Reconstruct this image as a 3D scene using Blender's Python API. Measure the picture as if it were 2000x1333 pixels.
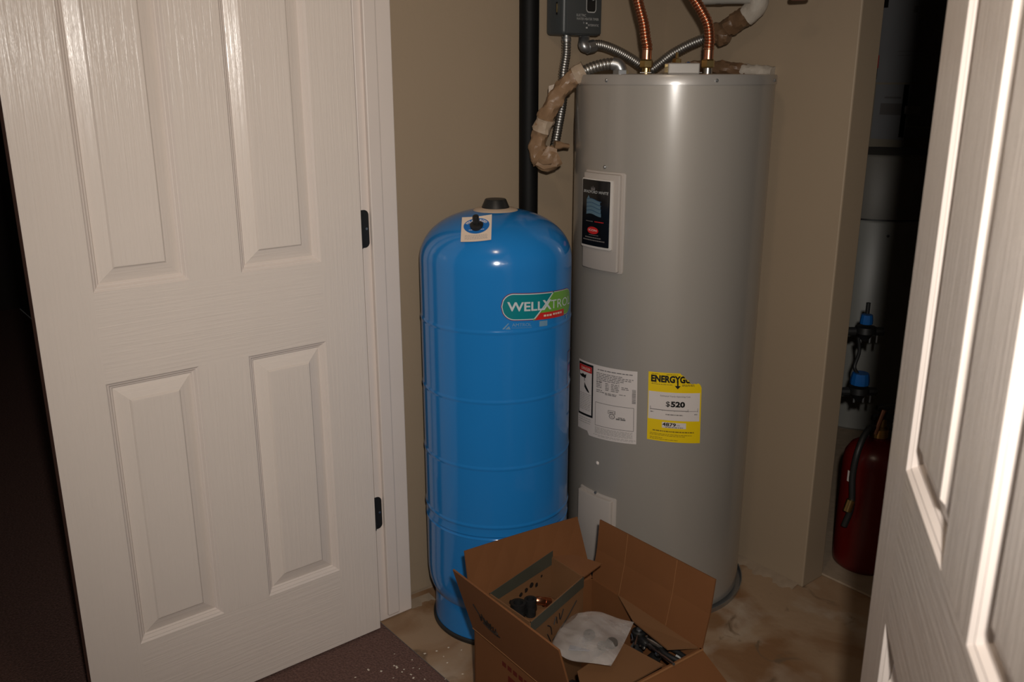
import bpy, bmesh, math, random
from mathutils import Vector, Matrix

for o in list(bpy.data.objects): bpy.data.objects.remove(o, do_unlink=True)
scene = bpy.context.scene
COL = scene.collection
PI = math.pi
random.seed(7)

# ------------------------------------------------------------------ camera, world, lights
# Room axes: X runs along the closet threshold (left wall at X=0), Y runs into the closet, Z up.
CAM = Vector((1.950, -1.105, 1.480))
FOC = 1757.0; PITCH = math.radians(16.4); YAW = math.radians(51.0)
cd = bpy.data.cameras.new('camera'); co = bpy.data.objects.new('camera', cd); COL.objects.link(co)
cd.sensor_width = 36.0; cd.lens = FOC / 2000.0 * 36.0; cd.clip_start = 0.02
co.location = CAM; co.rotation_euler = (PI / 2 - PITCH, 0, YAW)
cd.dof.use_dof = True; cd.dof.focus_distance = 2.25; cd.dof.aperture_fstop = 7.5
scene.camera = co
FWD = Vector((-math.sin(YAW), math.cos(YAW), 0)); RGT = Vector((math.cos(YAW), math.sin(YAW), 0))

w = bpy.data.worlds.new('world'); scene.world = w; w.use_nodes = True
w.node_tree.nodes['Background'].inputs[0].default_value = (1.0, 0.93, 0.84, 1)
w.node_tree.nodes['Background'].inputs[1].default_value = 0.04

# the camera's own flash, above and a little to the right of the lens
FLASH = CAM + RGT * 0.052 + Vector((0, 0, 0.13)) - FWD * 0.02
fl = bpy.data.lights.new('camera_flash', 'SPOT'); fl.energy = 98.0; fl.color = (1.0, 0.935, 0.86); fl.shadow_soft_size = 0.022
fl.spot_size = math.radians(96); fl.spot_blend = 1.0          # the beam of a built-in flash fades towards the frame's corners
fo = bpy.data.objects.new('camera_flash', fl); COL.objects.link(fo); fo.location = FLASH; fo.rotation_euler = (PI / 2 - PITCH, 0, YAW)
# warm ceiling lamp of the hallway, just outside the closet doorway
pl = bpy.data.lights.new('hall_ceiling_lamp', 'POINT'); pl.energy = 7.0; pl.color = (1.0, 0.80, 0.60); pl.shadow_soft_size = 0.07
po = bpy.data.objects.new('hall_ceiling_lamp', pl); COL.objects.link(po); po.location = (1.23, -0.54, 2.33)

vs = scene.view_settings
vs.view_transform = 'Standard'; vs.look = 'None'; vs.gamma = 1.0; vs.exposure = 0.0; vs.use_curve_mapping = False

# ------------------------------------------------------------------ coordinate helpers (photo pixel -> point in the room)
def ray(px, py):
    a = (px - 1000) / FOC; b = -(py - 666.5) / FOC
    c, s = math.cos(PITCH), math.sin(PITCH)
    return RGT * a + FWD * (c + b * s) + Vector((0, 0, -s + b * c))
def at(px, py, d):                      # at horizontal distance d in front of the camera
    r = ray(px, py); return CAM + r * (d / r.dot(FWD))
def atX(px, py, x):
    r = ray(px, py); return CAM + r * ((x - CAM.x) / r.x)
def atY(px, py, y):
    r = ray(px, py); return CAM + r * ((y - CAM.y) / r.y)
def atZ(px, py, z):
    r = ray(px, py); return CAM + r * ((z - CAM.z) / r.z)

# ------------------------------------------------------------------ materials
MATS = {}
def mat(name, col, rough=0.5, metal=0.0, var=0.06, vscale=8.0, bump=0.0, bscale=60.0, stretch=(1, 1, 1),
        spec=0.5, coat=0.0, alpha=1.0, trans=0.0, detail=3.0, bdist=0.002, col2=None, sharp=None, crough=0.08, cior=1.5):
    if name in MATS: return MATS[name]
    m = bpy.data.materials.new(name); m.use_nodes = True; MATS[name] = m
    nt = m.node_tree; b = nt.nodes['Principled BSDF']
    b.inputs['Roughness'].default_value = rough; b.inputs['Metallic'].default_value = metal
    b.inputs['Specular IOR Level'].default_value = spec
    b.inputs['Coat Weight'].default_value = coat; b.inputs['Coat Roughness'].default_value = crough; b.inputs['Coat IOR'].default_value = cior
    b.inputs['Alpha'].default_value = alpha
    b.inputs['Transmission Weight'].default_value = trans
    tc = nt.nodes.new('ShaderNodeTexCoord'); mp = nt.nodes.new('ShaderNodeMapping')
    mp.inputs['Scale'].default_value = stretch
    nt.links.new(tc.outputs['Object'], mp.inputs['Vector'])
    n = nt.nodes.new('ShaderNodeTexNoise'); n.inputs['Scale'].default_value = vscale; n.inputs['Detail'].default_value = detail
    nt.links.new(mp.outputs[0], n.inputs['Vector'])
    mx = nt.nodes.new('ShaderNodeMix'); mx.data_type = 'RGBA'
    c2 = col2 if col2 else tuple(max(0.0, v * (1 - 2 * var)) for v in col)
    c1 = col if col2 else tuple(min(1.0, v * (1 + var)) for v in col)
    mx.inputs['A'].default_value = (*c1, 1); mx.inputs['B'].default_value = (*c2, 1)
    fac = n.outputs['Fac']
    if sharp:
        rp = nt.nodes.new('ShaderNodeValToRGB'); rp.color_ramp.elements[0].position = sharp[0]; rp.color_ramp.elements[1].position = sharp[1]
        nt.links.new(fac, rp.inputs[0]); fac = rp.outputs[0]
    nt.links.new(fac, mx.inputs['Factor']); nt.links.new(mx.outputs['Result'], b.inputs['Base Color'])
    if bump:
        n2 = nt.nodes.new('ShaderNodeTexNoise'); n2.inputs['Scale'].default_value = bscale; n2.inputs['Detail'].default_value = 4.0
        nt.links.new(mp.outputs[0], n2.inputs['Vector'])
        bp = nt.nodes.new('ShaderNodeBump'); bp.inputs['Strength'].default_value = bump; bp.inputs['Distance'].default_value = bdist
        nt.links.new(n2.outputs['Fac'], bp.inputs['Height']); nt.links.new(bp.outputs[0], b.inputs['Normal'])
    return m

def grain_mat(name, stretch):
    """white door paint over an embossed wood grain"""
    m = mat(name, (0.76, 0.68, 0.62), rough=0.23, var=0.02)
    nt = m.node_tree; b = nt.nodes['Principled BSDF']
    tc = nt.nodes.new('ShaderNodeTexCoord'); mp = nt.nodes.new('ShaderNodeMapping'); mp.inputs['Scale'].default_value = stretch
    nt.links.new(tc.outputs['Object'], mp.inputs['Vector'])
    a = nt.nodes.new('ShaderNodeTexNoise'); a.inputs['Scale'].default_value = 1.0; a.inputs['Detail'].default_value = 5.0; a.inputs['Roughness'].default_value = 0.62
    a.inputs['Distortion'].default_value = 0.5
    nt.links.new(mp.outputs[0], a.inputs['Vector'])
    rp = nt.nodes.new('ShaderNodeValToRGB'); rp.color_ramp.elements[0].position = 0.36; rp.color_ramp.elements[1].position = 0.62
    nt.links.new(a.outputs['Fac'], rp.inputs[0])
    bp = nt.nodes.new('ShaderNodeBump'); bp.inputs['Strength'].default_value = 0.5; bp.inputs['Distance'].default_value = 0.0007
    nt.links.new(rp.outputs[0], bp.inputs['Height']); nt.links.new(bp.outputs[0], b.inputs['Normal'])
    return m

M = {}
M['grain_v'] = grain_mat('door_paint_vertical_grain', (150, 150, 5))
M['grain_h'] = grain_mat('door_paint_horizontal_grain', (5, 150, 150))
M['trim'] = mat('trim_paint', (0.74, 0.66, 0.61), 0.38, var=0.02, bump=0.05, bscale=90)
M['edge'] = mat('raw_door_edge', (0.22, 0.10, 0.07), 0.7, var=0.15, vscale=30)
M['wall'] = mat('tan_wall_paint', (0.335, 0.256, 0.176), 0.6, var=0.03, vscale=3, bump=0.18, bscale=140, bdist=0.0012)
M['wall_far'] = mat('utility_wall_paint', (0.30, 0.26, 0.20), 0.7, var=0.05, vscale=3, bump=0.1, bscale=120)
M['wall_unlit'] = mat('unlit_hall_wall', (0.02, 0.012, 0.009), 0.8, var=0.05)  # near-black colour stands in for the missing light in the hall
M['ceil'] = mat('ceiling_paint', (0.55, 0.5, 0.43), 0.8, bump=0.2, bscale=80)
M['heater'] = mat('grey_enamel', (0.34, 0.312, 0.278), 0.55, metal=0.20, var=0.015, vscale=2, spec=0.3, coat=1.0, crough=0.2, cior=1.65)
M['heater_lid'] = mat('grey_enamel_lid', (0.36, 0.335, 0.31), 0.45, metal=0.25, var=0.02, coat=1.0, crough=0.2, cior=1.6)
M['plastic_grey'] = mat('grey_plastic_cover', (0.43, 0.385, 0.35), 0.38, var=0.02)
M['blue'] = mat('blue_gloss_paint', (0.015, 0.195, 0.54), 0.14, var=0.03, vscale=4, spec=0.55, bump=0.02, bscale=14)
M['black_plastic'] = mat('black_plastic', (0.012, 0.012, 0.012), 0.45, var=0.1)
M['black_pipe'] = mat('black_pipe_foam', (0.004, 0.004, 0.004), 0.6, var=0.1, spec=0.2, bump=0.1, bscale=50)
M['cream'] = mat('cream_plastic', (0.62, 0.48, 0.36), 0.6)
M['paper'] = mat('white_label_paper', (0.66, 0.6, 0.57), 0.5, var=0.03)
M['dimmed_paper'] = mat('dimmed_notice_paper', (0.26, 0.26, 0.27), 0.7, var=0.06)  # white sheets darkened in colour, as the flash hardly reaches them
M['paper_tan'] = mat('tag_paper', (0.72, 0.58, 0.47), 0.5, var=0.04)
M['ink'] = mat('black_ink', (0.01, 0.01, 0.01), 0.4)
M['ink_grey'] = mat('grey_ink', (0.17, 0.155, 0.15), 0.5)
M['ink_light'] = mat('light_grey_ink', (0.38, 0.35, 0.335), 0.5)
M['yellow'] = mat('yellow_label', (0.80, 0.56, 0.004), 0.42, var=0.02)
M['ink_brown'] = mat('dark_print_on_yellow', (0.20, 0.13, 0.01), 0.5)
M['red_print'] = mat('red_print', (0.55, 0.02, 0.02), 0.4)
M['badge'] = mat('black_badge', (0.006, 0.006, 0.007), 0.2)
M['silver'] = mat('silver_edge', (0.60, 0.56, 0.52), 0.4)
M['flag'] = mat('badge_flag_blue', (0.10, 0.17, 0.22), 0.4)
M['flag2'] = mat('badge_flag_dark_blue', (0.04, 0.09, 0.16), 0.4)
M['white_print'] = mat('white_print', (0.55, 0.60, 0.63), 0.35)
M['soft_print'] = mat('pale_blue_print', (0.16, 0.30, 0.44), 0.35)
M['teal'] = mat('teal_print', (0.005, 0.20, 0.23), 0.25)
M['green'] = mat('green_print', (0.14, 0.36, 0.05), 0.25)
M['maroon'] = mat('maroon_print', (0.16, 0.03, 0.09), 0.3)
M['tag_blue'] = mat('tag_blue_print', (0.01, 0.13, 0.42), 0.4)
M['timer'] = mat('dark_grey_enamel', (0.058, 0.064, 0.066), 0.42, var=0.04, bump=0.03, bscale=200)
M['timer_text'] = mat('timer_white_print', (0.42, 0.42, 0.41), 0.5)
M['conduit'] = mat('galvanised_conduit', (0.52, 0.51, 0.49), 0.36, metal=1.0, var=0.08, vscale=40)
M['fitting'] = mat('zinc_fitting', (0.42, 0.43, 0.44), 0.38, metal=0.9, var=0.06, vscale=30)
M['copper'] = mat('copper', (0.72, 0.34, 0.21), 0.3, metal=1.0, var=0.08, vscale=30)
M['brass'] = mat('brass', (0.72, 0.52, 0.22), 0.28, metal=1.0, var=0.08, vscale=40)
M['steel'] = mat('steel', (0.55, 0.54, 0.52), 0.3, metal=1.0, var=0.06, vscale=30)
M['tape'] = mat('brown_paper_tape', (0.27, 0.165, 0.092), 0.42, var=0.14, vscale=28, bump=0.35, bscale=70, bdist=0.004)
M['tape_pale'] = mat('pale_paper_tape', (0.40, 0.305, 0.22), 0.45, var=0.08, vscale=28, bump=0.35, bscale=70, bdist=0.004)
M['tape_white'] = mat('white_cloth_tape', (0.44, 0.39, 0.33), 0.6, var=0.1, vscale=40, bump=0.4, bscale=120, bdist=0.003)
M['tape_dark'] = mat('dark_brown_tape', (0.15, 0.085, 0.045), 0.4, var=0.18, vscale=40, bump=0.3, bscale=80, bdist=0.004)
M['pvc'] = mat('grey_white_pvc', (0.42, 0.40, 0.36), 0.4)
M['card'] = mat('corrugated_cardboard', (0.175, 0.070, 0.025), 0.75, var=0.07, vscale=9, bump=0.1, bscale=60, spec=0.25)
M['card_in'] = mat('cardboard_inside', (0.175, 0.085, 0.037), 0.8, var=0.08, vscale=9, spec=0.2, bump=0.08, bscale=50)
M['card_edge'] = mat('cardboard_crease', (0.26, 0.12, 0.048), 0.8, var=0.08, spec=0.2)
M['tape_grey'] = mat('grey_green_tape', (0.055, 0.055, 0.04), 0.55, var=0.1, vscale=20)
M['marker'] = mat('black_marker', (0.012, 0.008, 0.006), 0.6)
M['box_red'] = mat('carton_red_print', (0.11, 0.016, 0.009), 0.75, var=0.1, vscale=15, spec=0.2)
M['red_tank'] = mat('red_enamel', (0.11, 0.006, 0.005), 0.3, var=0.06)
M['rubber'] = mat('black_rubber', (0.015, 0.015, 0.015), 0.5)
M['blue_plastic'] = mat('blue_plastic_handle', (0.008, 0.10, 0.34), 0.35)
M['white_tank'] = mat('dimmed_poly_tank', (0.24, 0.24, 0.22), 0.4, var=0.04)  # white plastic with the dimness of the far space put into its colour
M['grey_box'] = mat('grey_cover', (0.16, 0.15, 0.13), 0.5)
M['rubber_grey'] = mat('grey_rubber_washer', (0.06, 0.05, 0.042), 0.6)
M['strap'] = mat('blue_grey_strap', (0.07, 0.08, 0.12), 0.5)
M['yellow_plastic'] = mat('yellow_plastic', (0.65, 0.36, 0.01), 0.4)
M['red_plastic'] = mat('red_plastic', (0.4, 0.02, 0.02), 0.4)
M['chip'] = mat('pale_chip', (0.66, 0.58, 0.48), 0.7)

def carpet_material():
    m = mat('mauve_carpet', (0.215, 0.125, 0.105), 0.95, var=0.42, vscale=170, detail=6, spec=0.1, bump=0.9, bscale=260, bdist=0.006)
    return m
M['carpet'] = carpet_material()

def concrete_material():
    m = bpy.data.materials.new('stained_concrete'); m.use_nodes = True; nt = m.node_tree; b = nt.nodes['Principled BSDF']
    b.inputs['Roughness'].default_value = 0.62; b.inputs['Specular IOR Level'].default_value = 0.35
    tc = nt.nodes.new('ShaderNodeTexCoord')
    def noise(scale, detail, dist=0.0):
        n = nt.nodes.new('ShaderNodeTexNoise'); n.inputs['Scale'].default_value = scale; n.inputs['Detail'].default_value = detail; n.inputs['Distortion'].default_value = dist
        nt.links.new(tc.outputs['Object'], n.inputs['Vector']); return n
    def ramp(n, p0, p1):
        r = nt.nodes.new('ShaderNodeValToRGB'); r.color_ramp.elements[0].position = p0; r.color_ramp.elements[1].position = p1
        nt.links.new(n.outputs['Fac'], r.inputs[0]); return r
    def mix(fac, a, bcol, amount=None):
        x = nt.nodes.new('ShaderNodeMix'); x.data_type = 'RGBA'
        nt.links.new(fac, x.inputs['Factor'])
        if isinstance(a, tuple): x.inputs['A'].default_value = (*a, 1)
        else: nt.links.new(a, x.inputs['A'])
        x.inputs['B'].default_value = (*bcol, 1)
        return x.outputs['Result']
    r1 = ramp(noise(3.6, 6, 0.8), 0.40, 0.56)
    c = mix(r1.outputs[0], (0.35, 0.235, 0.145), (0.24, 0.125, 0.058))
    r2 = ramp(noise(5.5, 7, 0.4), 0.52, 0.70)
    c = mix(r2.outputs[0], c, (0.42, 0.33, 0.245))
    r3 = ramp(noise(9.0, 5, 1.2), 0.62, 0.72)
    c = mix(r3.outputs[0], c, (0.17, 0.11, 0.065))
    nt.links.new(c, b.inputs['Base Color'])
    n = noise(35, 6); bp = nt.nodes.new('ShaderNodeBump'); bp.inputs['Strength'].default_value = 0.35; bp.inputs['Distance'].default_value = 0.004
    nt.links.new(n.outputs['Fac'], bp.inputs['Height']); nt.links.new(bp.outputs[0], b.inputs['Normal'])
    return m
M['concrete'] = concrete_material()
M['plaster'] = mat('pale_floor_plaster', (0.33, 0.25, 0.175), 0.8, var=0.12, vscale=20, bump=0.5, bscale=40, bdist=0.004)

def film_material():
    m = bpy.data.materials.new('clear_poly_film'); m.use_nodes = True; nt = m.node_tree
    b = nt.nodes['Principled BSDF']; out = nt.nodes['Material Output']
    b.inputs['Base Color'].default_value = (0.86, 0.81, 0.78, 1); b.inputs['Roughness'].default_value = 0.14
    tr = nt.nodes.new('ShaderNodeBsdfTransparent'); tr.inputs[0].default_value = (0.92, 0.9, 0.88, 1)
    mx = nt.nodes.new('ShaderNodeMixShader')
    n = nt.nodes.new('ShaderNodeTexNoise'); n.inputs['Scale'].default_value = 14; n.inputs['Detail'].default_value = 3
    tc = nt.nodes.new('ShaderNodeTexCoord'); nt.links.new(tc.outputs['Object'], n.inputs['Vector'])
    mr = nt.nodes.new('ShaderNodeMapRange'); mr.inputs['From Min'].default_value = 0.3; mr.inputs['From Max'].default_value = 0.75
    mr.inputs['To Min'].default_value = 0.10; mr.inputs['To Max'].default_value = 0.36
    nt.links.new(n.outputs['Fac'], mr.inputs['Value']); nt.links.new(mr.outputs[0], mx.inputs[0])
    nt.links.new(tr.outputs[0], mx.inputs[1]); nt.links.new(b.outputs[0], mx.inputs[2]); nt.links.new(mx.outputs[0], out.inputs[0])
    n2 = nt.nodes.new('ShaderNodeTexNoise'); n2.inputs['Scale'].default_value = 38; nt.links.new(tc.outputs['Object'], n2.inputs['Vector'])
    bp = nt.nodes.new('ShaderNodeBump'); bp.inputs['Strength'].default_value = 0.7; bp.inputs['Distance'].default_value = 0.006
    nt.links.new(n2.outputs['Fac'], bp.inputs['Height']); nt.links.new(bp.outputs[0], b.inputs['Normal'])
    return m
M['film'] = film_material()

# ------------------------------------------------------------------ mesh building
class MB:
    def __init__(self): self.v = []; self.f = []; self.mi = []; self.cur = 0
    def add(self, verts, faces):
        n = len(self.v); self.v += [tuple(p) for p in verts]
        for q in faces: self.f.append(tuple(i + n for i in q)); self.mi.append(self.cur)
        return self
    def quad(self, a, b, c, d): return self.add([a, b, c, d], [(0, 1, 2, 3)])
    def box(self, lo, hi):
        x0, y0, z0 = lo; x1, y1, z1 = hi
        return self.add([(x0, y0, z0), (x1, y0, z0), (x1, y1, z0), (x0, y1, z0), (x0, y0, z1), (x1, y0, z1), (x1, y1, z1), (x0, y1, z1)],
                        [(0, 3, 2, 1), (4, 5, 6, 7), (0, 1, 5, 4), (1, 2, 6, 5), (2, 3, 7, 6), (3, 0, 4, 7)])
    def slab(self, quad, n, t):             # a flat quad given thickness t along n
        n = Vector(n).normalized() * t; q = [Vector(p) for p in quad]; k = len(q)
        vs_ = q + [p + n for p in q]
        fs = [tuple(range(k))[::-1], tuple(range(k, 2 * k))] + [(i, (i + 1) % k, k + (i + 1) % k, k + i) for i in range(k)]
        return self.add(vs_, fs)
    def lathe(self, c, prof, seg=48, cap=True, axis=None):
        c = Vector(c)
        if axis is None: ex, ey, ez = Vector((1, 0, 0)), Vector((0, 1, 0)), Vector((0, 0, 1))
        else:
            ez = Vector(axis).normalized(); ex = ez.orthogonal().normalized(); ey = ez.cross(ex)
        vs_ = []; fs = []
        for r, z in prof:
            for i in range(seg):
                a = 2 * PI * i / seg; vs_.append(c + ex * (r * math.cos(a)) + ey * (r * math.sin(a)) + ez * z)
        for j in range(len(prof) - 1):
            for i in range(seg):
                i2 = (i + 1) % seg; fs.append((j * seg + i, j * seg + i2, (j + 1) * seg + i2, (j + 1) * seg + i))
        if cap:
            if prof[0][0] > 1e-6: fs.append(tuple(range(seg))[::-1])
            if prof[-1][0] > 1e-6: fs.append(tuple((len(prof) - 1) * seg + i for i in range(seg)))
        return self.add(vs_, fs)
    def tube(self, pts, rad, seg=14, cap=True):
        pts = [Vector(p) for p in pts]; n = len(pts)
        if not callable(rad): r0 = rad; rad = lambda i, k: r0
        t = [(pts[min(i + 1, n - 1)] - pts[max(i - 1, 0)]).normalized() for i in range(n)]
        u = t[0].orthogonal().normalized(); vs_ = []; fs = []
        for i in range(n):
            u = (u - t[i] * u.dot(t[i])).normalized(); w_ = t[i].cross(u)
            for k in range(seg):
                a = 2 * PI * k / seg; r = rad(i, k)
                vs_.append(pts[i] + u * (r * math.cos(a)) + w_ * (r * math.sin(a)))
        for i in range(n - 1):
            for k in range(seg):
                k2 = (k + 1) % seg; fs.append((i * seg + k, i * seg + k2, (i + 1) * seg + k2, (i + 1) * seg + k))
        if cap: fs += [tuple(range(seg))[::-1], tuple((n - 1) * seg + k for k in range(seg))]
        return self.add(vs_, fs)

def catmull(pts, step):
    pts = [Vector(p) for p in pts]
    P = [pts[0] * 2 - pts[1]] + pts + [pts[-1] * 2 - pts[-2]]; dense = []
    for i in range(1, len(P) - 2):
        for k in range(40):
            t = k / 40; a, b, c, d = P[i - 1], P[i], P[i + 1], P[i + 2]
            dense.append(0.5 * ((2 * b) + (c - a) * t + (2 * a - 5 * b + 4 * c - d) * t * t + (3 * b - a - 3 * c + d) * t ** 3))
    dense.append(pts[-1])
    out = [dense[0]]; acc = 0.0
    for i in range(1, len(dense)):
        s = dense[i] - dense[i - 1]; L = s.length; pos = 0.0
        while L > 1e-9 and acc + (L - pos) >= step:
            pos += step - acc; acc = 0.0; out.append(dense[i - 1] + s * (pos / L))
        acc += L - pos
    if (out[-1] - dense[-1]).length > step * 0.3: out.append(dense[-1])
    return out

BASE = {}
FINE = {'fine_print', 'danger_text', 'rating_text', 'approval_marks', 'barcode', 'small_print', 'cost_scale', 'cost_lettering', 'tag_small_print', 'tag_lettering', 'band_lettering', 'maker_print', 'oil_spots', 'flag_lines'}   # print too small to pick apart
def build(name, mb, material, parent=None, smooth=None, bevel=None, local=None):
    """mb in room coordinates -> one mesh object; children are stored relative to their thing's base"""
    root = parent
    while root is not None and root.parent is not None: root = root.parent
    off = Vector(BASE.get(root.name, (0, 0, 0))) if root is not None else Vector(local or (0, 0, 0))
    me = bpy.data.meshes.new(name)
    me.from_pydata([tuple(Vector(p) - off) for p in mb.v], [], mb.f)
    mats = material if isinstance(material, (list, tuple)) else [material]
    for m in mats: me.materials.append(m)
    if len(mats) > 1: me.polygons.foreach_set('material_index', mb.mi)
    bm = bmesh.new(); bm.from_mesh(me)
    bmesh.ops.recalc_face_normals(bm, faces=bm.faces)
    if bevel:
        ed = [e for e in bm.edges if len(e.link_faces) == 2 and e.calc_face_angle(0) > 0.6]
        bmesh.ops.bevel(bm, geom=ed, offset=bevel[0], segments=bevel[1], profile=0.5, affect='EDGES')
    bm.to_mesh(me); bm.free()
    if smooth is not None:
        me.polygons.foreach_set('use_smooth', [True] * len(me.polygons)); me.set_sharp_from_angle(angle=math.radians(smooth))
    me.update()
    o = bpy.data.objects.new(name, me); COL.objects.link(o)
    if name in FINE: o['kind'] = 'stuff'
    if parent is not None: o.parent = parent
    else: o.location = off; BASE[o.name] = tuple(off)
    return o
def thing(name, loc, label, cat, group=None):
    o = bpy.data.objects.new(name, None); COL.objects.link(o); o.location = loc; o.empty_display_size = 0.1
    BASE[o.name] = tuple(loc); tag(o, label, cat, group); return o
def tag(o, label=None, cat=None, group=None, kind=None):
    if label: o['label'] = label
    if cat: o['category'] = cat
    if group: o['group'] = group
    if kind: o['kind'] = kind
    return o
def struct(name, mb, m, label, cat, **k):
    return tag(build(name, mb, m, **k), label, cat, kind='structure')

def text2d(s, bold=0.0):
    """2-D glyph mesh of a string: unit cap height, starting at x=0"""
    cu = bpy.data.curves.new('t', 'FONT'); cu.body = s; cu.size = 1.0; cu.offset = bold; cu.resolution_u = 3
    ob = bpy.data.objects.new('t', cu); COL.objects.link(ob); bpy.context.view_layer.update()
    dg = bpy.context.evaluated_depsgraph_get(); me = bpy.data.meshes.new_from_object(ob.evaluated_get(dg))
    v = [(p.co.x, p.co.y) for p in me.vertices]; f = [tuple(p.vertices) for p in me.polygons]
    bpy.data.objects.remove(ob); bpy.data.curves.remove(cu); bpy.data.meshes.remove(me)
    xs = [p[0] for p in v]; ys = [p[1] for p in v]; x0, x1 = min(xs), max(xs); H = 0.69
    y0 = 0.0
    return [((x - x0) / (x1 - x0), (y - y0) / H) for x, y in v], f
def put_text(mb, s, fn, x0, x1, y0, h, bold=0.0, shear=0.0):
    """lay a string between x0 and x1 (surface coordinates) with cap height h; fn maps (x,y) to a point"""
    v, f = text2d(s, bold)
    return mb.add([fn(x0 + (x1 - x0) * (x + shear * y), y0 + h * y) for x, y in v], f)

# ================================================================== STRUCTURE
HALL = -4.6
m = MB().quad((-1.3, 0, 0), (2.6, 0, 0), (2.6, 3.3, 0), (-1.3, 3.3, 0))
struct('floor', m, M['concrete'], 'stained tan concrete floor of the utility closet', 'floor')
# carpet with its own pile thickness
m = MB().box((HALL, -3.2, -0.01), (3.2, -0.004, 0.006))
struct('floor_carpet', m, M['carpet'], 'mauve brown carpet outside the closet door', 'carpet', bevel=(0.004, 2))
# left closet wall (a little out of square)
m = MB().slab([(-0.060, 0.09, 0.014), (-0.004, 1.085, 0.014), (-0.004, 1.085, 2.42), (-0.060, 0.09, 2.42)], (-1, 0.056, 0), 0.10)
struct('wall_left', m, M['wall'], 'tan painted closet wall behind the blue tank', 'wall')
m = MB().slab([(-0.070, 0.09, 0), (-0.014, 1.085, 0), (-0.014, 1.085, 0.014), (-0.070, 0.09, 0.014)], (-1, 0.056, 0), 0.09)
struct('trim_1', m, M['plaster'], 'raw plate strip under the left closet wall', 'trim')
# back partition: ends free at X=0.64, 10.5 cm thick
m = MB().box((-1.25, 1.080, 0), (0.642, 1.185, 2.42))
struct('wall_back', m, M['wall'], 'tan partition wall behind the grey heater ending in a corner', 'wall', bevel=(0.004, 2))
# utility space beyond
m = MB().box((-1.3, 3.10, 0), (2.6, 3.2, 2.42))
struct('wall_far', m, M['wall_far'], 'dim far wall of the utility space beyond the partition', 'wall')
m = MB().box((1.75, 1.185, 0), (1.85, 3.10, 2.42)).box((-1.3, 1.185, 0), (-1.2, 3.10, 2.42))
struct('wall_right', m, M['wall_far'], 'side walls of the utility space', 'wall')
m = MB().box((-1.2, 1.186, 0), (1.75, 3.10, 0.008))
struct('floor_far', m, M['plaster'], 'paler floor slab beyond the partition', 'floor', bevel=(0.003, 1))
# wall that holds the doorway, left of the jamb, hall far wall, ceiling
m = MB().box((-0.6, 0.0, 0), (-0.035, 0.088, 2.42)).box((1.49, 0.0, 0), (2.6, 0.088, 2.42)).box((-0.035, 0.0, 2.08), (1.49, 0.088, 2.42))
struct('wall_front', m, M['wall'], 'wall around the closet doorway', 'wall')
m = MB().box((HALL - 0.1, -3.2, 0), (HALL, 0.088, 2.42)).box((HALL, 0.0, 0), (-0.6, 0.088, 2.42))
struct('wall_hall', m, M['wall_unlit'], 'hall wall far behind the open left door, coloured dark as unlit', 'wall')
m = MB().box((HALL, -3.2, 2.42), (3.2, 3.3, 2.5))
struct('ceiling', m, M['ceil'], 'ceiling over the closet and hall', 'ceiling')

# door jamb with stop and hinge leaves
jt = tag(build('trim_2', MB().box((-0.040, -0.002, 0.004), (0.0, 0.102, 2.06)), M['trim'], bevel=(0.0025, 2)), 'white door jamb left of the closet opening', 'door jamb', kind='structure')
st = build('door_stop', MB().box((-0.001, 0.019, 0.020), (0.0125, 0.054, 2.05)), M['trim'], jt, bevel=(0.003, 2))
m = MB().box((-0.001, 0.056, 0.020), (0.004, 0.0595, 2.05)); build('stop_bead', m, M['trim'], jt, bevel=(0.001, 1))
def hinge(z):
    m = MB(); pts = []
    for k in range(9): a = -PI / 2 + PI * k / 8; pts.append((0, 0.004 + 0.012 * math.cos(a) if k in (0, 8) else 0.004 + 0.012 * math.cos(a), 0))
    r = 0.013; h0, h1 = z - 0.047, z + 0.047; prof = [(-0.030, h0)]
    for k in range(7): a = -PI / 2 + PI / 2 * k / 6; prof.append((0.003 + r * math.cos(a), h0 + r + r * math.sin(a)))
    for k in range(7): a = PI / 2 * k / 6; prof.append((0.003 + r * math.cos(a), h1 - r + r * math.sin(a)))
    prof.append((-0.030, h1))
    m.slab([(0.0005, y, zz) for y, zz in prof], (1, 0, 0), 0.0022)
    h = tag(build('hinge_leaf', m, M['black_plastic'], jt), 'dark oil-rubbed hinge leaf')
    for dz, dy in ((-0.035, 0.003), (0.0, 0.010), (0.035, 0.003)):
        s = MB().lathe((0.0027, dy - 0.001, z + dz), [(0.0001, 0.0009), (0.003, 0.0008), (0.0035, 0.0)], 12, axis=(1, 0, 0))
        build('screw', s, M['steel'] if dy > 0.005 else M['black_plastic'], h, smooth=40)
    m = MB().tube([(0.004, -0.010, z - 0.047), (0.004, -0.010, z + 0.047)], 0.006, 12); build('knuckle', m, M['black_plastic'], h, smooth=40)
hinge(1.118); hinge(0.342); hinge(1.86)

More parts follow.
